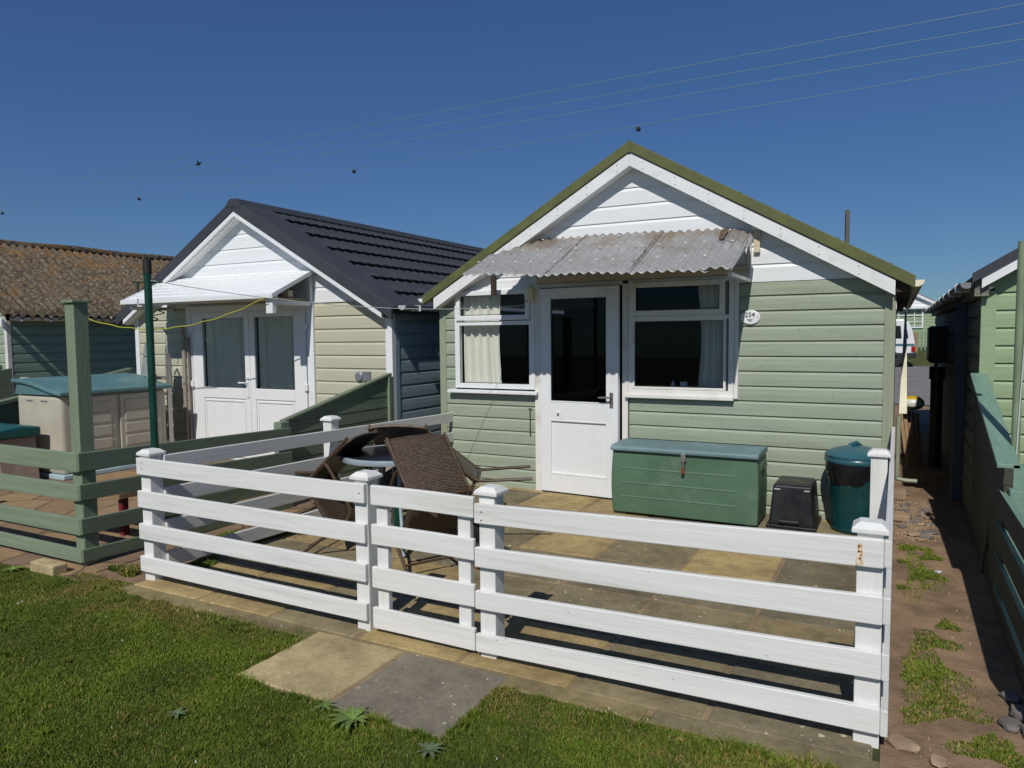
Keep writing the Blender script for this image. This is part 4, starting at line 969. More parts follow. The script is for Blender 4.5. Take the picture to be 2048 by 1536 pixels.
gf = thing('rail_fence', 'green painted four rail fence with a tall corner post round the neighbouring patio', 'fence', (-.7,-3.5,0))
gzt = [.775,.56,.328,.118]; gzb = [.645,.448,.215,.026]
for k in range(4):
    railx(gf, -4.6, -.60, gzt[k]-.0, gzt[k], gzb[k], gzb[k], -3.55, -3.52, M['greenwood'])
    raily(gf, -.598, -.572, -3.55, -1.62, gzt[k]+.003, gzt[k]-.05, gzt[k]-gzb[k]-.004, M['greenwood_y'])
box(-.70, -.60, -3.518, -3.418, -.02, 1.78).build('post', M['greenwood_z'], gf, bevel=.004)
mb = MB(); mb.box(-.715, -.585, -3.533, -3.403, 1.78, 1.80); mb.build('post_cap', M['greenwood_z'], gf, bevel=.004)
box(-.69, -.60, -1.72, -1.62, -.02, .78).build('post', M['greenwood_z'], gf, bevel=.004)
box(-3.2, -3.1, -3.518, -3.418, -.02, .78).build('post', M['greenwood_z'], gf, bevel=.004)
ws = thing('windbreak', 'green boarded windbreak with sloping top between the beige and sage chalets', 'windbreak', (-.68,-.85,0))
def slope_panel(t, x0, x1, ya, yb, za, zb_, mside, mcap, side, cap=.05, z0=.06):
    hi = lambda y: za+(zb_-za)*(y-ya)/(yb-ya)
    pm = MB(); nbd = 10
    for k in range(nbd):
        lo = z0+k*.118; 
        if lo > max(za, zb_): break
        # y-range where board under slope
        y_s = ya
        yl = [y for y in np.linspace(ya, yb, 60) if hi(y) > lo+.01]
        if not yl: continue
        y0_, y1_ = min(yl), max(yl)
        vs = []; N_ = 12
        for i in range(N_+1):
            y = y0_+(y1_-y0_)*i/N_; zt_ = min(lo+.116, hi(y)); zt_ = max(zt_, lo+.002)
            vs += [(x0,y,lo),(x1,y,lo),(x1-.004*(side > 0),y,zt_),(x0+.004*(side < 0),y,zt_)]
        fs = [(0,1,2,3), tuple(N_*4+q for q in (3,2,1,0))]
        for i in range(N_):
            for q in range(4): fs.append((i*4+q, i*4+(q+1) % 4, (i+1)*4+(q+1) % 4, (i+1)*4+q))
        pm.add(vs, fs)
    pm.build('boards', mside, t, bevel=.003)
    c = cap; mb = MB(); mb.hexa([(x0-c,ya,hi(ya)),(x1+c,ya,hi(ya)),(x1+c,yb,hi(yb)),(x0-c,yb,hi(yb)),(x0-c,ya,hi(ya)+.022),(x1+c,ya,hi(ya)+.022),(x1+c,yb,hi(yb)+.022),(x0-c,yb,hi(yb)+.022)])
    mb.build('capping', mcap, t, bevel=.003)
slope_panel(ws, -.70, -.672, -1.62, -.02, .765, 1.12, M['greenwood_y'], M['greenwood_y'], 1, .02)
box(-.672,-.64,-.09,-.02,0,1.10).build('post', M['greenwood_z'], ws)

# right hand windbreak + rails
wb = thing('windbreak', 'mint topped solid windbreak at the front corner of the right hand chalet', 'windbreak', (4.8,-.9,0))
slope_panel(wb, 4.755, 4.80, -1.80, -.02, .80, 1.20, M['shadeside'], M['mint'], -1, .03, .0)  # boards carry their shade in the base colour, capping stays mint
box(4.80,4.86,-1.80,-1.74,0,.82).build('post', M['mint'], wb)
gf2 = thing('rail_fence', 'green rail fence with mint upper faces in front of the right hand chalet', 'fence', (4.75,-2.6,0))
for k, z in enumerate((.665,.475,.285,.10)):
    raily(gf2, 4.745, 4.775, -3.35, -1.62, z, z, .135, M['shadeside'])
    box(4.7455,4.7745,-3.35,-1.62,z+.0005,z+.004).build('rail_top', M['mint'], gf2)  # lit top face as a mint strip over the shade-coloured rail
for y in (-1.86,-3.3): box(4.776,4.85,y-.04,y+.04,0,.70).build('post', M['mint'], gf2, bevel=.003)
pr = thing('washing_line_pole', 'grey green clothes line pole with white pulley at the right edge', 'pole', (4.84,-1.5,0))
MB().tube([(4.84,-1.5,0),(4.84,-1.5,2.03)], .022, 14).build('pole', M['polegrey'], pr, smooth=True)
MB().lathe([(.03,-.012),(.034,-.01),(.026,0),(.034,.01),(.03,.012)], (0,0,0), 16).build('_p', M['upvc'])
o = bpy.data.objects['_p']; o.name = 'pulley'; o.parent = pr; o.location = (.045,0,2.04); o.rotation_euler = (pi/2,0,0)
MB().tube([(4.865,-1.53,2.0),(4.862,-1.53,1.5),(4.845,-1.53,.95),(4.84,-1.53,.72)], .003, 6).build('cord', M['line'], pr)

# ------------------------------------------------------------------ RIGHT CHALET
rc = thing('chalet', 'light green chalet with dark roof and weathered side wall at the right edge', 'chalet', (6.9,0,0))
R0 = 4.80; RA = 6.9; rsl = .62
siding(MB(), front(0), .0, 1.86, .130, lambda z: (R0+.06, 9.0)).build('front_wall', M['rcf'], rc)
siding(MB(), front(0), 1.86, 3.1, .130, lambda z: (R0+max(0,(z-1.93)/rsl), 9.0-max(0,(z-1.93)/rsl))).build('gable_cladding', M['rcf'], rc)
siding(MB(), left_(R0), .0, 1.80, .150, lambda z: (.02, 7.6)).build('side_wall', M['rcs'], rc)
mb = MB(); mb.box(R0+.012, 8.98, .012, 7.6, 0, 1.8); mb.prism([(R0+.1,1.8),(8.9,1.8),(RA,3.05)], 'y', .012, 7.5); mb.build('core', M['interior'], rc)
box(R0-.02, R0+.075, -.03, .03, 0, 1.83).build('corner_trim', M['rcf'], rc, bevel=.002)
mb = MB(); roofslab(mb, RA, R0-.09, 1.93+rsl*2.19, 1.93, .035, -.14, 7.8); roofslab(mb, RA, 9.1, 1.93+rsl*2.2, 1.93, .035, -.14, 7.8); mb.build('roof', M['tile'], rc)
mb = MB(); roofslab(mb, RA, R0-.03, 1.945+rsl*2.13, 1.945, .10, -.145, -.12); mb.build('bargeboard', M['upvc'], rc)
mb = MB(); roofslab(mb, RA, R0-.09, 1.955+rsl*2.19, 1.955, .07, -.16, -.14); mb.build('verge_flashing', M['tile'], rc)
box(R0-.07, R0+.02, -.10, 7.6, 1.79, 1.92).build('fascia', M['rcs'], rc)
gm = MB(); gutter(gm, R0-.12, 1.89, -.12, 7.7, .045); go = gm.build('gutter', M['gut_grey'], rc)
for k in range(9): box(R0-.172, R0-.068, .3+k*.85, .33+k*.85, 1.835, 1.905).build('gutter_clip', M['upvc_old'], go)
mb = MB(); mb.hexa([(4.70,1.2,.0),(4.80-.015,1.2,0),(4.785,1.27,0),(4.70,1.27,0),(4.70,1.2,1.80),(4.785,1.2,1.80),(4.785,1.27,1.8),(4.70,1.27,1.8)]); mb.build('downpipe', M['pipe_blue'], rc, bevel=.008)
vp = MB(); vp.tube([(4.64,3.0,0),(4.64,3.0,1.02)], .062, 16); vp.tube([(4.64,3.0,1.0),(4.64,3.0,1.14)], .078, 16)
tag(vp.build('soil_pipe', M['black'], smooth=True), 'thick black soil pipe standing in the shaded gap', 'pipe')
mbx = thing('meter_box', 'dark green meter box on the weathered side wall', 'meter box', (4.7,4.2,1.13))
box(4.60,4.79,4.0,4.7,1.14,1.60).build('cabinet', mat('dark_green_box', srgb(20,36,30), .45, .1), mbx, bevel=.01)
box(4.585,4.60,4.02,4.68,1.16,1.58).build('door', mat('dark_green_box', srgb(20,36,30)), mbx, bevel=.004)
for dx in (0,.05,.1): MB().tube([(4.68,4.2+dx,1.14),(4.67,4.15+dx,1.02),(4.72,4.2+dx,.98),(4.77,4.25+dx,1.05)], .012, 6).build('cable', M['rubber'], mbx, smooth=True)
sl = thing('slatted_gate', 'green slatted gate end showing beyond the black pipe', 'gate', (4.75,6.0,0))
for k in range(5): 
    MB().hexa([(4.70,5.6,.15+k*.17),(4.9,6.3,.15+k*.17),(4.9,6.35,.15+k*.17),(4.70,5.65,.15+k*.17),(4.70,5.6,.26+k*.17),(4.9,6.3,.26+k*.17),(4.9,6.35,.26+k*.17),(4.70,5.65,.26+k*.17)]).build('slat', M['mint'], sl)
box(4.85,4.9,6.36,6.42,0,1.0).build('post', M['mint'], sl)

# planks and ball
for k in range(5):
    x = 4.265+k*.045; mb = MB(); lean = .09-.01*k
    mb.hexa([(x+lean,2.9+.05*k,0),(x+lean+.035,2.9+.05*k,0),(x+lean+.035,2.93+.05*k,0),(x+lean,2.93+.05*k,0),(x,3.05+.05*k,.66-.02*k),(x+.035,3.05+.05*k,.66-.02*k),(x+.035,3.08+.05*k,.66-.02*k),(x,3.08+.05*k,.66-.02*k)])
    tag(mb.build('timber_plank', M['wood']), 'bare timber plank leaning in the bundle against the side of the sage chalet', 'plank', 'bare planks leaning in the gap')
bl = thing('beach_ball', 'half deflated yellow, green and white beach ball lying on the planks', 'ball', (4.43,3.05,.65))
cols3 = [M['grn'], M['ylw'], M['wht'], M['grn'], M['ylw'], M['wht']]
for k in range(6):
    mb = MB(); vs = []; a0 = 2*pi*k/6+.4
    for i in range(9):
        ph = -pi/2+pi*i/8
        for j in range(5):
            a = a0+2*pi/6*j/4; x = cos(ph)*cos(a); y = cos(ph)*sin(a); z = sin(ph)
            vs.append((4.40+z*.13, 3.02+x*.12, .72+y*.085))
    mb.add(vs, [(i*5+j, i*5+j+1, (i+1)*5+j+1, (i+1)*5+j) for i in range(8) for j in range(4)])
    mb.build('panel', cols3[k], bl, smooth=True)

# ------------------------------------------------------------------ ITEMS ON THE PATIO
dk = thing('deck_box', 'green plastic storage chest with faded teal lid and hasp beside the door', 'storage chest', (2.7,-.38,0))
X0, X1, Y0, Y1 = 2.105, 3.295, -.585, -.165
def chest(n_=10):
    mb = MB(); vs = []; 
    for j in range(n_+1):
        t = j/n_; z = .02+.535*t; bu = .010*sin(t*pi)+.003*(1-t)
        for (x, y) in ((X0-bu,Y0-bu),(X1+bu,Y0-bu),(X1+bu,Y1+bu*.3),(X0-bu,Y1+bu*.3)): vs.append((x,y,z))
    fs = [(3,2,1,0), tuple(n_*4+k for k in range(4))]
    for j in range(n_):
        for k in range(4): fs.append((j*4+k, j*4+(k+1) % 4, (j+1)*4+(k+1) % 4, (j+1)*4+k))
    return mb.add(vs, fs)
chest().build('body', M['boxgreen'], dk, bevel=.012, seg=3)
gr = MB()
for z in (.165,.285,.405): 
    bu = .010*sin((z-.02)/.535*pi)+.003*(1-(z-.02)/.535); gr.prism([(Y0-bu-.0045,z-.004),(Y0-bu-.001,z+.007),(Y0-bu+.01,z+.007),(Y0-bu+.01,z-.004)], 'x', X0+.08, X1-.16)
gr.build('ribs', M['boxgreen'], dk)
mb = MB(); mb.prism([(Y0-.03,.55),(Y0-.032,.578),(Y0-.02,.592),(Y0+.02,.598),(Y0+.2,.607),(Y1-.05,.603),(Y1+.01,.59),(Y1+.012,.55)], 'x', X0-.012, X1+.012); mb.build('lid', M['boxlid'], dk, bevel=.012, seg=3)
mb = MB(); mb.box(2.70,2.74,Y0-.042,Y0-.02,.50,.565); mb.box(2.708,2.732,Y0-.046,Y0-.03,.44,.51); ha = mb.build('hasp', M['metal'], dk, bevel=.003)
mb = MB(); mb.tube([(2.712,Y0-.045,.45),(2.712,Y0-.05,.43),(2.728,Y0-.05,.43),(2.728,Y0-.045,.45)], .004, 6); mb.box(2.707,2.733,Y0-.056,Y0-.04,.40,.432); mb.build('padlock', M['rust'], ha)
mb = MB(); mb.box(X1-.0, X1+.013, -.46, -.30, .44, .50); mb.build('side_handle', M['boxgreen'], dk, bevel=.006)
mb = MB(); mb.box(X1+.006, X1+.0135, -.45, -.31, .405, .44); mb.build('handle_recess', M['rubber'], dk)
for x in (X0+.05, X1-.09):
    for y in (Y0+.03, Y1-.06): box(x, x+.05, y, y+.05, 0, .022).build('foot', M['boxgreen'], dk)
# black upturned crate
bk = thing('recycling_box', 'upturned black plastic recycling box between the chest and the bin', 'box', (3.53,-.3,0))
def tub(x0, x1, y0, y1, z0, X0_, X1_, Y0_, Y1_, z1):
    return MB().hexa([(x0,y0,z0),(x1,y0,z0),(x1,y1,z0),(x0,y1,z0),(X0_,Y0_,z1),(X1_,Y0_,z1),(X1_,Y1_,z1),(X0_,Y1_,z1)])
tub(3.365,3.705,-.49,-.05,.02,3.395,3.68,-.455,-.085,.345).build('body', M['black'], bk, bevel=.02, seg=3)
frame = MB(); frame.box(3.35,3.72,-.505,-.035,0,.03); frame.build('rim', M['black'], bk, bevel=.006)
box(3.44,3.60,-.515,-.495,.045,.075).build('handle', M['black'], bk, bevel=.008)
mb = MB(); mb.box(3.41,3.665,-.44,-.1,.345,.35); mb.build('base_ridge', M['black'], bk, bevel=.003)
lm = MB(); lm.box(3.405,3.45,-.4685,-.458,.305,.312); lm.box(3.625,3.665,-.4685,-.458,.305,.312); lm.build('moulding', M['pale_ink'], bk)
pk = MB()
def sidept(y, z):
    x = 3.705+(3.68-3.705)*(z-.02)/.325+.0015; return (x, y, z)
for (ya, za, yb, zb_) in ((-.30,.12,-.27,.16),(-.27,.16,-.30,.2),(-.24,.12,-.2,.12),(-.2,.12,-.22,.17),(-.22,.17,-.18,.2),(-.30,.21,-.26,.24),(-.26,.24,-.22,.21)):
    d_ = Vector((0,yb-ya,zb_-za)).normalized(); nn = Vector((0,-d_.z,d_.y))*.007
    pk.add([sidept(ya+nn.y,za+nn.z), sidept(yb+nn.y,zb_+nn.z), sidept(yb-nn.y,zb_-nn.z), sidept(ya-nn.y,za-nn.z)], [(0,1,2,3)])
pk.build('printed_mark', M['pale_ink'], bk)
# round bin
bn = thing('dustbin', 'round bottle green plastic dustbin with blue green lid and black liner', 'bin', (3.975,-.27,0))
c = (3.975,-.27,0)
MB().lathe([(.152,0),(.170,.006),(.173,.03),(.165,.045),(.202,.50),(.209,.52),(.209,.545)], c, 40, True, False).build('body', M['bingreen'], bn, smooth=True)
mb = MB(); nseg = 72; vs = []; prof = [(.198,.40),(.206,.44),(.213,.48),(.217,.53),(.212,.56)]
for j, (r_, z) in enumerate(prof):
    for k in range(nseg):
        a = 2*pi*k/nseg; w = (.028*sin(a*2.3+1)+.012*sin(a*7+2))*(1 if j == 0 else .4 if j == 1 else 0); rr = r_+.004*sin(a*23+j*1.7)+.003*sin(a*41+j)
        vs.append((c[0]+rr*cos(a), c[1]+rr*sin(a), z+w))
mb.add(vs, [(j*nseg+k, j*nseg+(k+1) % nseg, (j+1)*nseg+(k+1) % nseg, (j+1)*nseg+k) for j in range(len(prof)-1) for k in range(nseg)])
tag(mb.build('bin_liner', M['liner'], smooth=True), 'black plastic liner folded over the rim of the round green dustbin', 'bin liner')
ld = MB().lathe([(.220,.535),(.226,.545),(.226,.562),(.220,.572),(.224,.578),(.224,.592),(.213,.605),(.16,.632),(.08,.655),(.02,.665),(.001,.666)], c, 44, False, False).build('lid', M['binlid'], bn, smooth=True)
hd = MB(); hd.tube([(c[0]-.055,c[1]-.05,.632),(c[0]-.04,c[1]-.03,.668),(c[0]+.0,c[1]+.0,.682),(c[0]+.03,c[1]+.03,.66)], [.012,.016,.018,.012], 10); hd.build('lid_handle', M['binlid'], ld, smooth=True)
mb = MB(); mb.lathe([(.05,0),(.05,.004)], (c[0]-.05,c[1]-.055,.636), 16); 

# ------------------------------------------------------------------ TABLE AND CHAIRS
tb = thing('garden_table', 'round dark topped metal garden table under the tipped wicker chairs', 'table', (1.03,-2.2,0))
tc_ = (1.03,-2.2,0)
MB().lathe([(.37,.668),(.385,.672),(.385,.690),(.37,.694)], tc_, 48).build('table_top', M['tabletop'], tb, smooth=True)
MB().lathe([(.372,.655),(.398,.66),(.402,.675),(.398,.692),(.386,.697),(.380,.692),(.380,.66)], tc_, 48, False, False).build('rim', M['tablerim'], tb, smooth=True)
for k in range(4):
    a = pi/4+k*pi/2; MB().tube([(tc_[0]+.1*cos(a),tc_[1]+.1*sin(a),.66),(tc_[0]+.16*cos(a),tc_[1]+.16*sin(a),.35),(tc_[0]+.30*cos(a),tc_[1]+.30*sin(a),.01)], .013, 8).build('leg', M['tablerim'], tb, smooth=True)
mb = MB(); mb.tube([(tc_[0],tc_[1],.02),(tc_[0],tc_[1],.62)], .022, 12); mb.build('parasol_sleeve', M['dkgreenpole'], tb)
proto = thing('wicker_chair', '', 'chair', (0,0,0), 'brown wicker chairs tipped against the round table', local=True)
def grid(fn, nu, nv, usz, vsz):
    mb = MB(); mb.uv = []
    for j in range(nv+1):
        for i in range(nu+1): mb.v.append(fn(i/nu, j/nv)); mb.uv.append((i/nu*usz, j/nv*vsz))
    mb.f = [(j*(nu+1)+i, j*(nu+1)+i+1, (j+1)*(nu+1)+i+1, (j+1)*(nu+1)+i) for j in range(nv) for i in range(nu)]; return mb
def backf(u_, v):
    x = (u_-.5)*(.45+.02*v); z = .36+.49*v; y = .035-.16*v+.05*v*v-.02*(1-(2*u_-1)**2); return (x, y, z)
solid(grid(backf, 14, 12, .45, .47).build('backrest', M['wicker'], proto, smooth=True), .016)
def seatf(u_, v): return ((u_-.5)*.43, .02+.40*v, .375+.02*v-.014*sin(v*pi)-(.03*max(0, v-.88)/.12))
solid(grid(seatf, 10, 10, .45, .42).build('seat', M['wicker'], proto, smooth=True), .016)
for sx in (-1, 1):
    MB().tube([(sx*.225,-.11,.84),(sx*.222,.0,.40),(sx*.222,.0,.34),(sx*.25,-.17,.0)], .012, 8).build('leg', M['wickerframe'], proto, smooth=True)
    MB().tube([(sx*.26,.45,0),(sx*.235,.41,.38),(sx*.24,.39,.55),(sx*.24,.34,.605),(sx*.24,.2,.61),(sx*.235,.0,.60),(sx*.226,-.05,.58)], .012, 8).build('leg', M['wickerframe'], proto, smooth=True)
MB().tube([(-.235,.41,.37),(.235,.41,.37)], .011, 8).build('front_bar', M['wickerframe'], proto, smooth=True)
MB().tube([(-.222,.01,.35),(.222,.01,.35)], .011, 8).build('rear_bar', M['wickerframe'], proto, smooth=True)
MB().tube([(-.24,.42,.16),(.24,.42,.16)], .009, 8).build('stretcher', M['wickerframe'], proto, smooth=True)
def place_chair(o, top, lean, theta, label, s_=.97, roll=0):
    o['label'] = label
    L_ = Vector((lean[0], lean[1], 0)).normalized(); head = math.atan2(-L_.x, L_.y)
    Rm = Matrix.Rotation(head, 4, 'Z') @ Matrix.Rotation(roll, 4, 'Y') @ Matrix.Rotation(-theta, 4, 'X') @ Matrix.Scale(s_, 4)
    tp = Rm @ Vector((0, -.13, .84)); o.location = Vector(top)-tp
    o.rotation_euler = (Matrix.Rotation(head, 4, 'Z') @ Matrix.Rotation(roll, 4, 'Y') @ Matrix.Rotation(-theta, 4, 'X')).to_euler(); o.scale = (s_,)*3
def copy_tree(o):
    c_ = o.copy(); COL.objects.link(c_)
    for ch_ in o.children:
        d_ = ch_.copy(); COL.objects.link(d_); d_.parent = c_
    return c_
CH = [((1.36,-2.40,.875),(-.85,.45),radians(59),'wicker chair nearest the gate with its woven back facing the camera',0),
      ((.86,-2.38,.86),(.95,.20),radians(60),'wicker chair leaning in from the left seen edge on',0),
      ((.90,-2.0,.885),(.42,-.9),radians(64),'wicker chair behind the table with only its arched top rail clear',0),
      ((1.22,-2.08,.83),(-.85,-.45),radians(66),'wicker chair leaning in from the right with one leg in the air by the wall',0)]
cps = [proto]+[copy_tree(proto) for _ in CH[1:]]
for o, (tp, ln, th, lb, rl) in zip(cps, CH): place_chair(o, tp, ln, th, lb, roll=rl)
c5 = copy_tree(proto); c5['group'] = ''; del c5['group']; c5['label'] = 'wicker chair cut by the right edge of the photo'; c5.location = (5.22,-1.1,.04); c5.rotation_euler = (0,0,radians(70))

# ------------------------------------------------------------------ POLES, LINES, WIRES
gp = thing('washing_line_pole', 'dark green metal clothes line pole behind the white corner post', 'pole', (-.09,-3.33,0))
MB().tube([(-.09,-3.33,0),(-.09,-3.33,1.2),(-.09,-3.33,2.05)], .024, 14).build('pole', M['dkgreenpole'], gp, smooth=True)
MB().tube([(-.09,-3.33,1.96),(-.09,-3.33,2.055)], .027, 14).build('cap', M['rubber'], gp, smooth=True)
mb = MB(); mb.tube([(-.18,-3.37,1.905),(-.0,-3.29,1.905)], .006, 6); mb.tube([(-.15,-3.36,1.905),(-.15,-3.36,1.84)], .006, 6); mb.build('cleat', M['dkgreenpole'], gp)
tag(MB().tube([(-.155,-3.36,1.80),(-.16,-3.36,1.77),(-.15,-3.36,1.75)], [.004,.006,.003], 6).build('peg', M['pale_ink']), 'clothes peg hanging from the dark green pole', 'peg')
def sagline(a, b_, s_, n_=24, wob=0):
    a, b_ = Vector(a), Vector(b_); return [a.lerp(b_, i/n_)-Vector((0,0,s_*4*(i/n_)*(1-i/n_)+wob*sin(i*1.7))) for i in range(n_+1)]
tag(MB().tube(sagline((-.06,-3.33,1.915), (1.03,-.12,1.83), .10), .0028, 5).build('clothes_line', M['line']), 'thin pale clothes line from the dark green pole to the sage chalet', 'clothes line')
tag(MB().tube(sagline((-5.0,-.9,1.88),(-1.80,-.72,1.97), .27, 30, .006), .006, 5).build('rope', M['cord']), 'yellow rope looping under the white awning', 'rope')
def wire(z0, z1, y, rad, m, lab, dz=0):
    o = MB().tube(sagline((14,y,z0),(-75,y,z1), 0.0, 60), rad, 5).build('overhead_wire', m); tag(o, lab, 'wire', 'overhead wires'); return o
wire(8.92,8.85,14,.0095,M['wirelt'],'topmost overhead wire across the sky')
wire(8.50,8.52,14,.0095,M['wirelt'],'second overhead wire from the top')
wire(8.12,8.24,14,.0095,M['wirelt'],'third overhead wire from the top')
o = MB().tube([(x_, 14, 7.46+.0028*(x_+8)**2*.35 if x_ > -8 else 7.46+.00022*(x_+8)**2*3.0) for x_ in np.linspace(9, -60, 80)], .009, 5).build('overhead_wire', M['wirelt']); tag(o, 'lowest overhead wire with dark round weights hanging from it', 'wire', 'overhead wires')
def wz(x_): return 7.46+.0028*(x_+8)**2*.35 if x_ > -8 else 7.46+.00022*(x_+8)**2*3.0
for x_, lb in ((-2.44,'dark round weight on the lowest wire above the sage chalet roof peak'),(-12.85,'dark round weight on the lowest wire between the two roof peaks'),(-24.66,'dark round weight on the lowest wire above the lichen roof'),(-35.2,'dark round weight on the lowest wire at the left edge')):
    mb = MB(); mb.lathe([(.0,-.07),(.05,-.055),(.072,0),(.05,.055),(.0,.07)], (x_,14,wz(x_)-.10), 12, False, False)
    tag(mb.build('wire_weight', M['rubber'], smooth=True), lb, 'weight', 'weights on the lowest wire')
bd = thing('bird', 'small dark bird flying in the sky at the upper left', 'bird', (-20.85,14,8.57), local=True)
mb = MB(); mb.tube([(-.16,0,-.04),(-.1,0,-.02),(0,0,0),(.08,0,.03),(.13,0,.05)], [.01,.035,.05,.035,.012], 8); mb.build('body', M['bird'], bd, smooth=True)
mb = MB(); mb.add([(-.03,0,.02),(.05,0,.03),(.16,-.2,.10),(.05,-.12,.05),(-.03,0,.03),(.05,0,.045)], [(0,1,2,3),(4,3,2,5)]); mb.build('wing', M['bird'], bd)
mb = MB(); mb.add([(-.03,0,.02),(.05,0,.03),(.0,.2,.07),(-.07,.12,.03),(-.03,0,.03),(.05,0,.045)], [(0,1,2,3),(4,3,2,5)]); mb.build('wing', M['bird'], bd)
up = thing('utility_pole', 'distant wooden utility pole with insulators above the green roof edge', 'pole', (2.41,25,0))
MB().tube([(2.41,25,0),(2.41,25,6.29)], [.11,.085], 10).build('pole', M['roofgrey'], up)
mb = MB()
for k in range(6): mb.box(2.33,2.37,24.86,24.92,5.3+k*.15,5.36+k*.15)
mb.build('insulators', M['rubber'], up)

# ------------------------------------------------------------------ FAR SIDE OF THE ROAD
fc = thing('chalet', 'distant pale green chalet with white gable and cottage window across the road', 'chalet', (3.9,36,.75))
FX0, FX1, FA = 3.2, 6.08, 4.72
siding(MB(), front(36), .7, 2.75, .16, lambda z: (FX0, FX1), []).build('front_wall', M['rcf'], fc)
siding(MB(), front(35.9), 2.75, 3.55, .2, lambda z: (FA-(3.55-z)/.57, FA+(3.55-z)/.57)).build('gable_cladding', M['gablew'], fc)
mb = MB(); mb.box(FX0+.02, FX1-.02, 36.02, 44, .7, 2.8); mb.build('core', M['interior'], fc)
mb = MB(); roofslab(mb, FA, FX1+.25, 3.70, 2.82, .06, 35.75, 44); roofslab(mb, FA, FX0-.25, 3.70, 2.75, .06, 35.75, 44); mb.build('roof', M['roofgrey'], fc)
mb = MB(); roofslab(mb, FA, FX1+.2, 3.64, 2.80, .14, 35.70, 35.74); mb.build('bargeboard', M['upvc'], fc)
box(FX0, FX1+.1, 35.72, 35.85, 2.70, 2.80).build('fascia', M['upvc'], fc)
w = MB(); frame_rect(w, 3.9, 5.37, 1.72, 2.72, .07, 35.92, 35.99)
for x in (4.27, 4.62, 4.98): w.box(x-.02,x+.02,35.93,35.985,1.75,2.7)
for z in (2.02,2.35): w.box(3.95,5.33,35.93,35.985,z-.015,z+.015)
fw = w.build('window', M['upvc'], fc); box(3.95,5.3,35.99,36.0,1.78,2.66).build('pane', mat('pale_net_behind_glass', srgb(120,132,150), .2, .3, 6), fw)
siding(MB(), right_(FX1), .7, 2.7, .2, lambda z: (36, 44)).build('side_wall', M['blueclad'], fc)
c7 = thing('chalet', 'distant dull chalet partly hidden behind the dark meter box', 'chalet', (8.6,37,.75))
siding(MB(), front(37), .7, 2.7, .2, lambda z: (6.5, 11)).build('front_wall', M['ch3'], c7)
mb = MB(); mb.box(6.5,11,37.02,44,.7,2.7); mb.prism([(6.2,2.7),(11.3,2.7),(8.8,4.0)], 'y', 36.8, 44.5); mb.build('roof', M['roofgrey'], c7)
ff = thing('picket_fence', 'dark green picket fence on the grass bank across the road', 'fence', (5.6,34,.6))
for k in range(4):
    x = 5.08+k*.16; box(x, x+.07, 34, 34.03, .62, 1.50).build('picket', M['greenwood_z'], ff)
box(5.0, 5.75, 34.03, 34.06, .8, .86).build('rail', M['greenwood'], ff)
box(5.62, 8.5, 34.0, 34.04, .62, 1.49).build('panel', mat('dark_green_fence', srgb(50,72,48), .8, .15), ff)
tag(box(4.92, 5.08, 33.6, 33.65, .5, 1.5).build('board', M['wood']), 'bare wooden board standing behind the white van', 'board')
# van (rear at right)
vn = thing('van', 'white camper van with teal stripe parked across the road', 'van', (3.3,30.2,0))
VZ = [(4.86,.42),(4.93,.75),(4.92,1.0),(4.80,1.62),(4.66,1.95),(4.45,2.08),(1.9,2.08),(1.3,1.5),(.6,1.15),(.5,.42)]
mb = MB(); mb.prism(VZ, 'y', 29.4, 31.2); mb.build('body', M['vanw'], vn, bevel=.05)
mb = MB(); mb.prism([(4.95,.40),(4.97,.62),(.45,.62),(.45,.40)], 'y', 29.36, 31.24); mb.build('bumper', M['rubber'], vn, bevel=.03)
box(.55, 4.9, 29.385, 29.41, .92, 1.02).build('stripe', M['teal'], vn)
box(4.78,4.925,29.37,29.46,.66,.90).build('tail_light', M['red'], vn)
MB().prism([(4.55,1.25),(4.66,1.25),(4.60,1.62),(4.53,1.72)], 'y', 29.385, 29.41).build('side_window', M['tabletop'], vn)
MB().prism([(2.0,1.25),(4.4,1.25),(4.35,1.8),(2.1,1.8)], 'y', 29.385, 29.41).build('side_window', M['tabletop'], vn)
for x in (4.1, 1.2):
    wv = MB().lathe([(.2,-.1),(.33,-.09),(.33,.09),(.2,.1)], (0,0,0), 20); wv.v = [(x+a, 29.46+c_, .33+b2) for a, b2, c_ in wv.v]; wo = wv.build('wheel', M['rubber'], vn)

# ------------------------------------------------------------------ STONES AND GRAVEL
def stone(x, y, z, sx, sy, sz, m, label, name='stone', group='loose slates and stones in the side yard'):
    bm = bmesh.new(); bmesh.ops.create_icosphere(bm, subdivisions=2, radius=1)
    rs_ = random.Random(int(x*1000+y*77)); ang = rs_.uniform(0, pi)
    for v in bm.verts:
        k = 1+rs_.uniform(-.16, .16); v.co *= k
        if v.co.z > .45: v.co.z = .45+.2*(v.co.z-.45)
        v.co = Vector((v.co.x*sx, v.co.y*sy, v.co.z*sz)); v.co.rotate(Matrix.Rotation(ang, 3, 'Z')); v.co += Vector((x, y, z+sz*.3))
    me = bpy.data.meshes.new(name); bm.to_mesh(me); bm.free(); me.materials.append(m); o = bpy.data.objects.new(name, me); COL.objects.link(o)
    return tag(o, label, 'stone', group)
lab = 'flat grey slate or stone lying in the rubble beside the white fence'
for k in range(34):
    x = random.uniform(4.24, 4.52); y = random.uniform(-.45, 1.5) if k < 26 else random.uniform(-.5, .2)
    stone(x, y, 0, random.uniform(.02,.06), random.uniform(.02,.05), random.uniform(.008,.022), random.choice((M['stone'],M['stone'],M['stonebuff'])), lab)
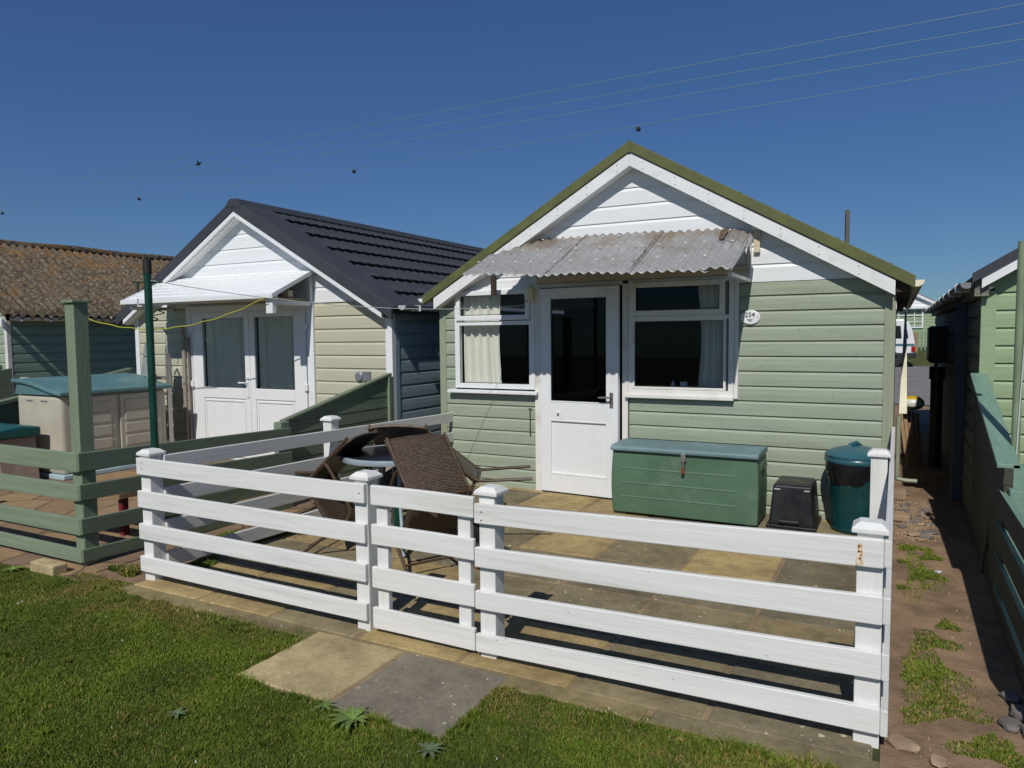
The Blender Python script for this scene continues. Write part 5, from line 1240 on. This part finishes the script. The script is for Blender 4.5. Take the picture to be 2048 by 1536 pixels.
stone(4.29,-3.45,0,.045,.06,.02,M['stonebuff'],'buff stone at the foot of the right front fence post',group='edge stones')
stone(4.40,-3.52,0,.04,.03,.015,M['stonebuff'],'small buff stone just right of the front fence post stone',group='edge stones')
stone(4.50,-1.15,0,.022,.016,.012,M['pale_ink'],'white pebble among the weeds of the side yard',group='edge stones')
for k,(x,y,s_) in enumerate(((4.72,-3.02,.07),(4.66,-3.12,.05),(4.74,-3.16,.07),(4.69,-2.86,.045))): stone(x,y,0,s_,s_*.8,s_*.5,M['stone'],'dark rounded rock in the shaded bottom right corner',group='rocks in the bottom right corner')
tag(box(4.22,4.34,1.0,1.25,0,.07).build('stone_block', M['stonebuff'], bevel=.01), 'squared buff block at the base of the side wall', 'stone')
tag(box(4.22,4.36,.15,.28,0,.05).build('stone_block', M['stonebuff'], bevel=.01), 'low buff kerb block in the side yard rubble', 'stone')
# gravel + white specks as stuff
def scatter(name, pts, size, m, label, cat):
    mb = MB()
    for (x, y) in pts:
        s_ = size*random.uniform(.5, 1.5); a = random.uniform(0, pi); h = s_*.5
        c_, d_ = cos(a)*s_, sin(a)*s_
        mb.add([(x+c_,y+d_,-.006),(x-d_,y+c_,-.006),(x-c_*.9,y-d_*.9,-.006),(x+d_*.8,y-c_*.8,-.006),(x+c_*.4,y+d_*.4,h),(x-d_*.4,y+c_*.4,h*.9),(x-c_*.4,y-d_*.4,h)],
               [(0,1,5,4),(1,2,6,5),(2,3,6),(3,0,4,6),(4,5,6)])
    o = mb.build(name, m); o['kind'] = 'stuff'; o['label'] = label; o['category'] = cat; return o
scatter('gravel', [(random.gauss(4.38,.09), random.uniform(-.4,1.0)) for _ in range(1100)]+[(random.uniform(4.23,4.7), random.uniform(-3.6,-.3)) for _ in range(40)], .006, M['stonebuff'], 'loose gravel scattered over the side yard', 'gravel')
scatter('shell_fragments', [(random.uniform(-1,4.6), random.uniform(-4.9,-3.6)) for _ in range(45)], .0035, M['plate'], 'tiny white shell chips scattered on the lawn', 'chips')
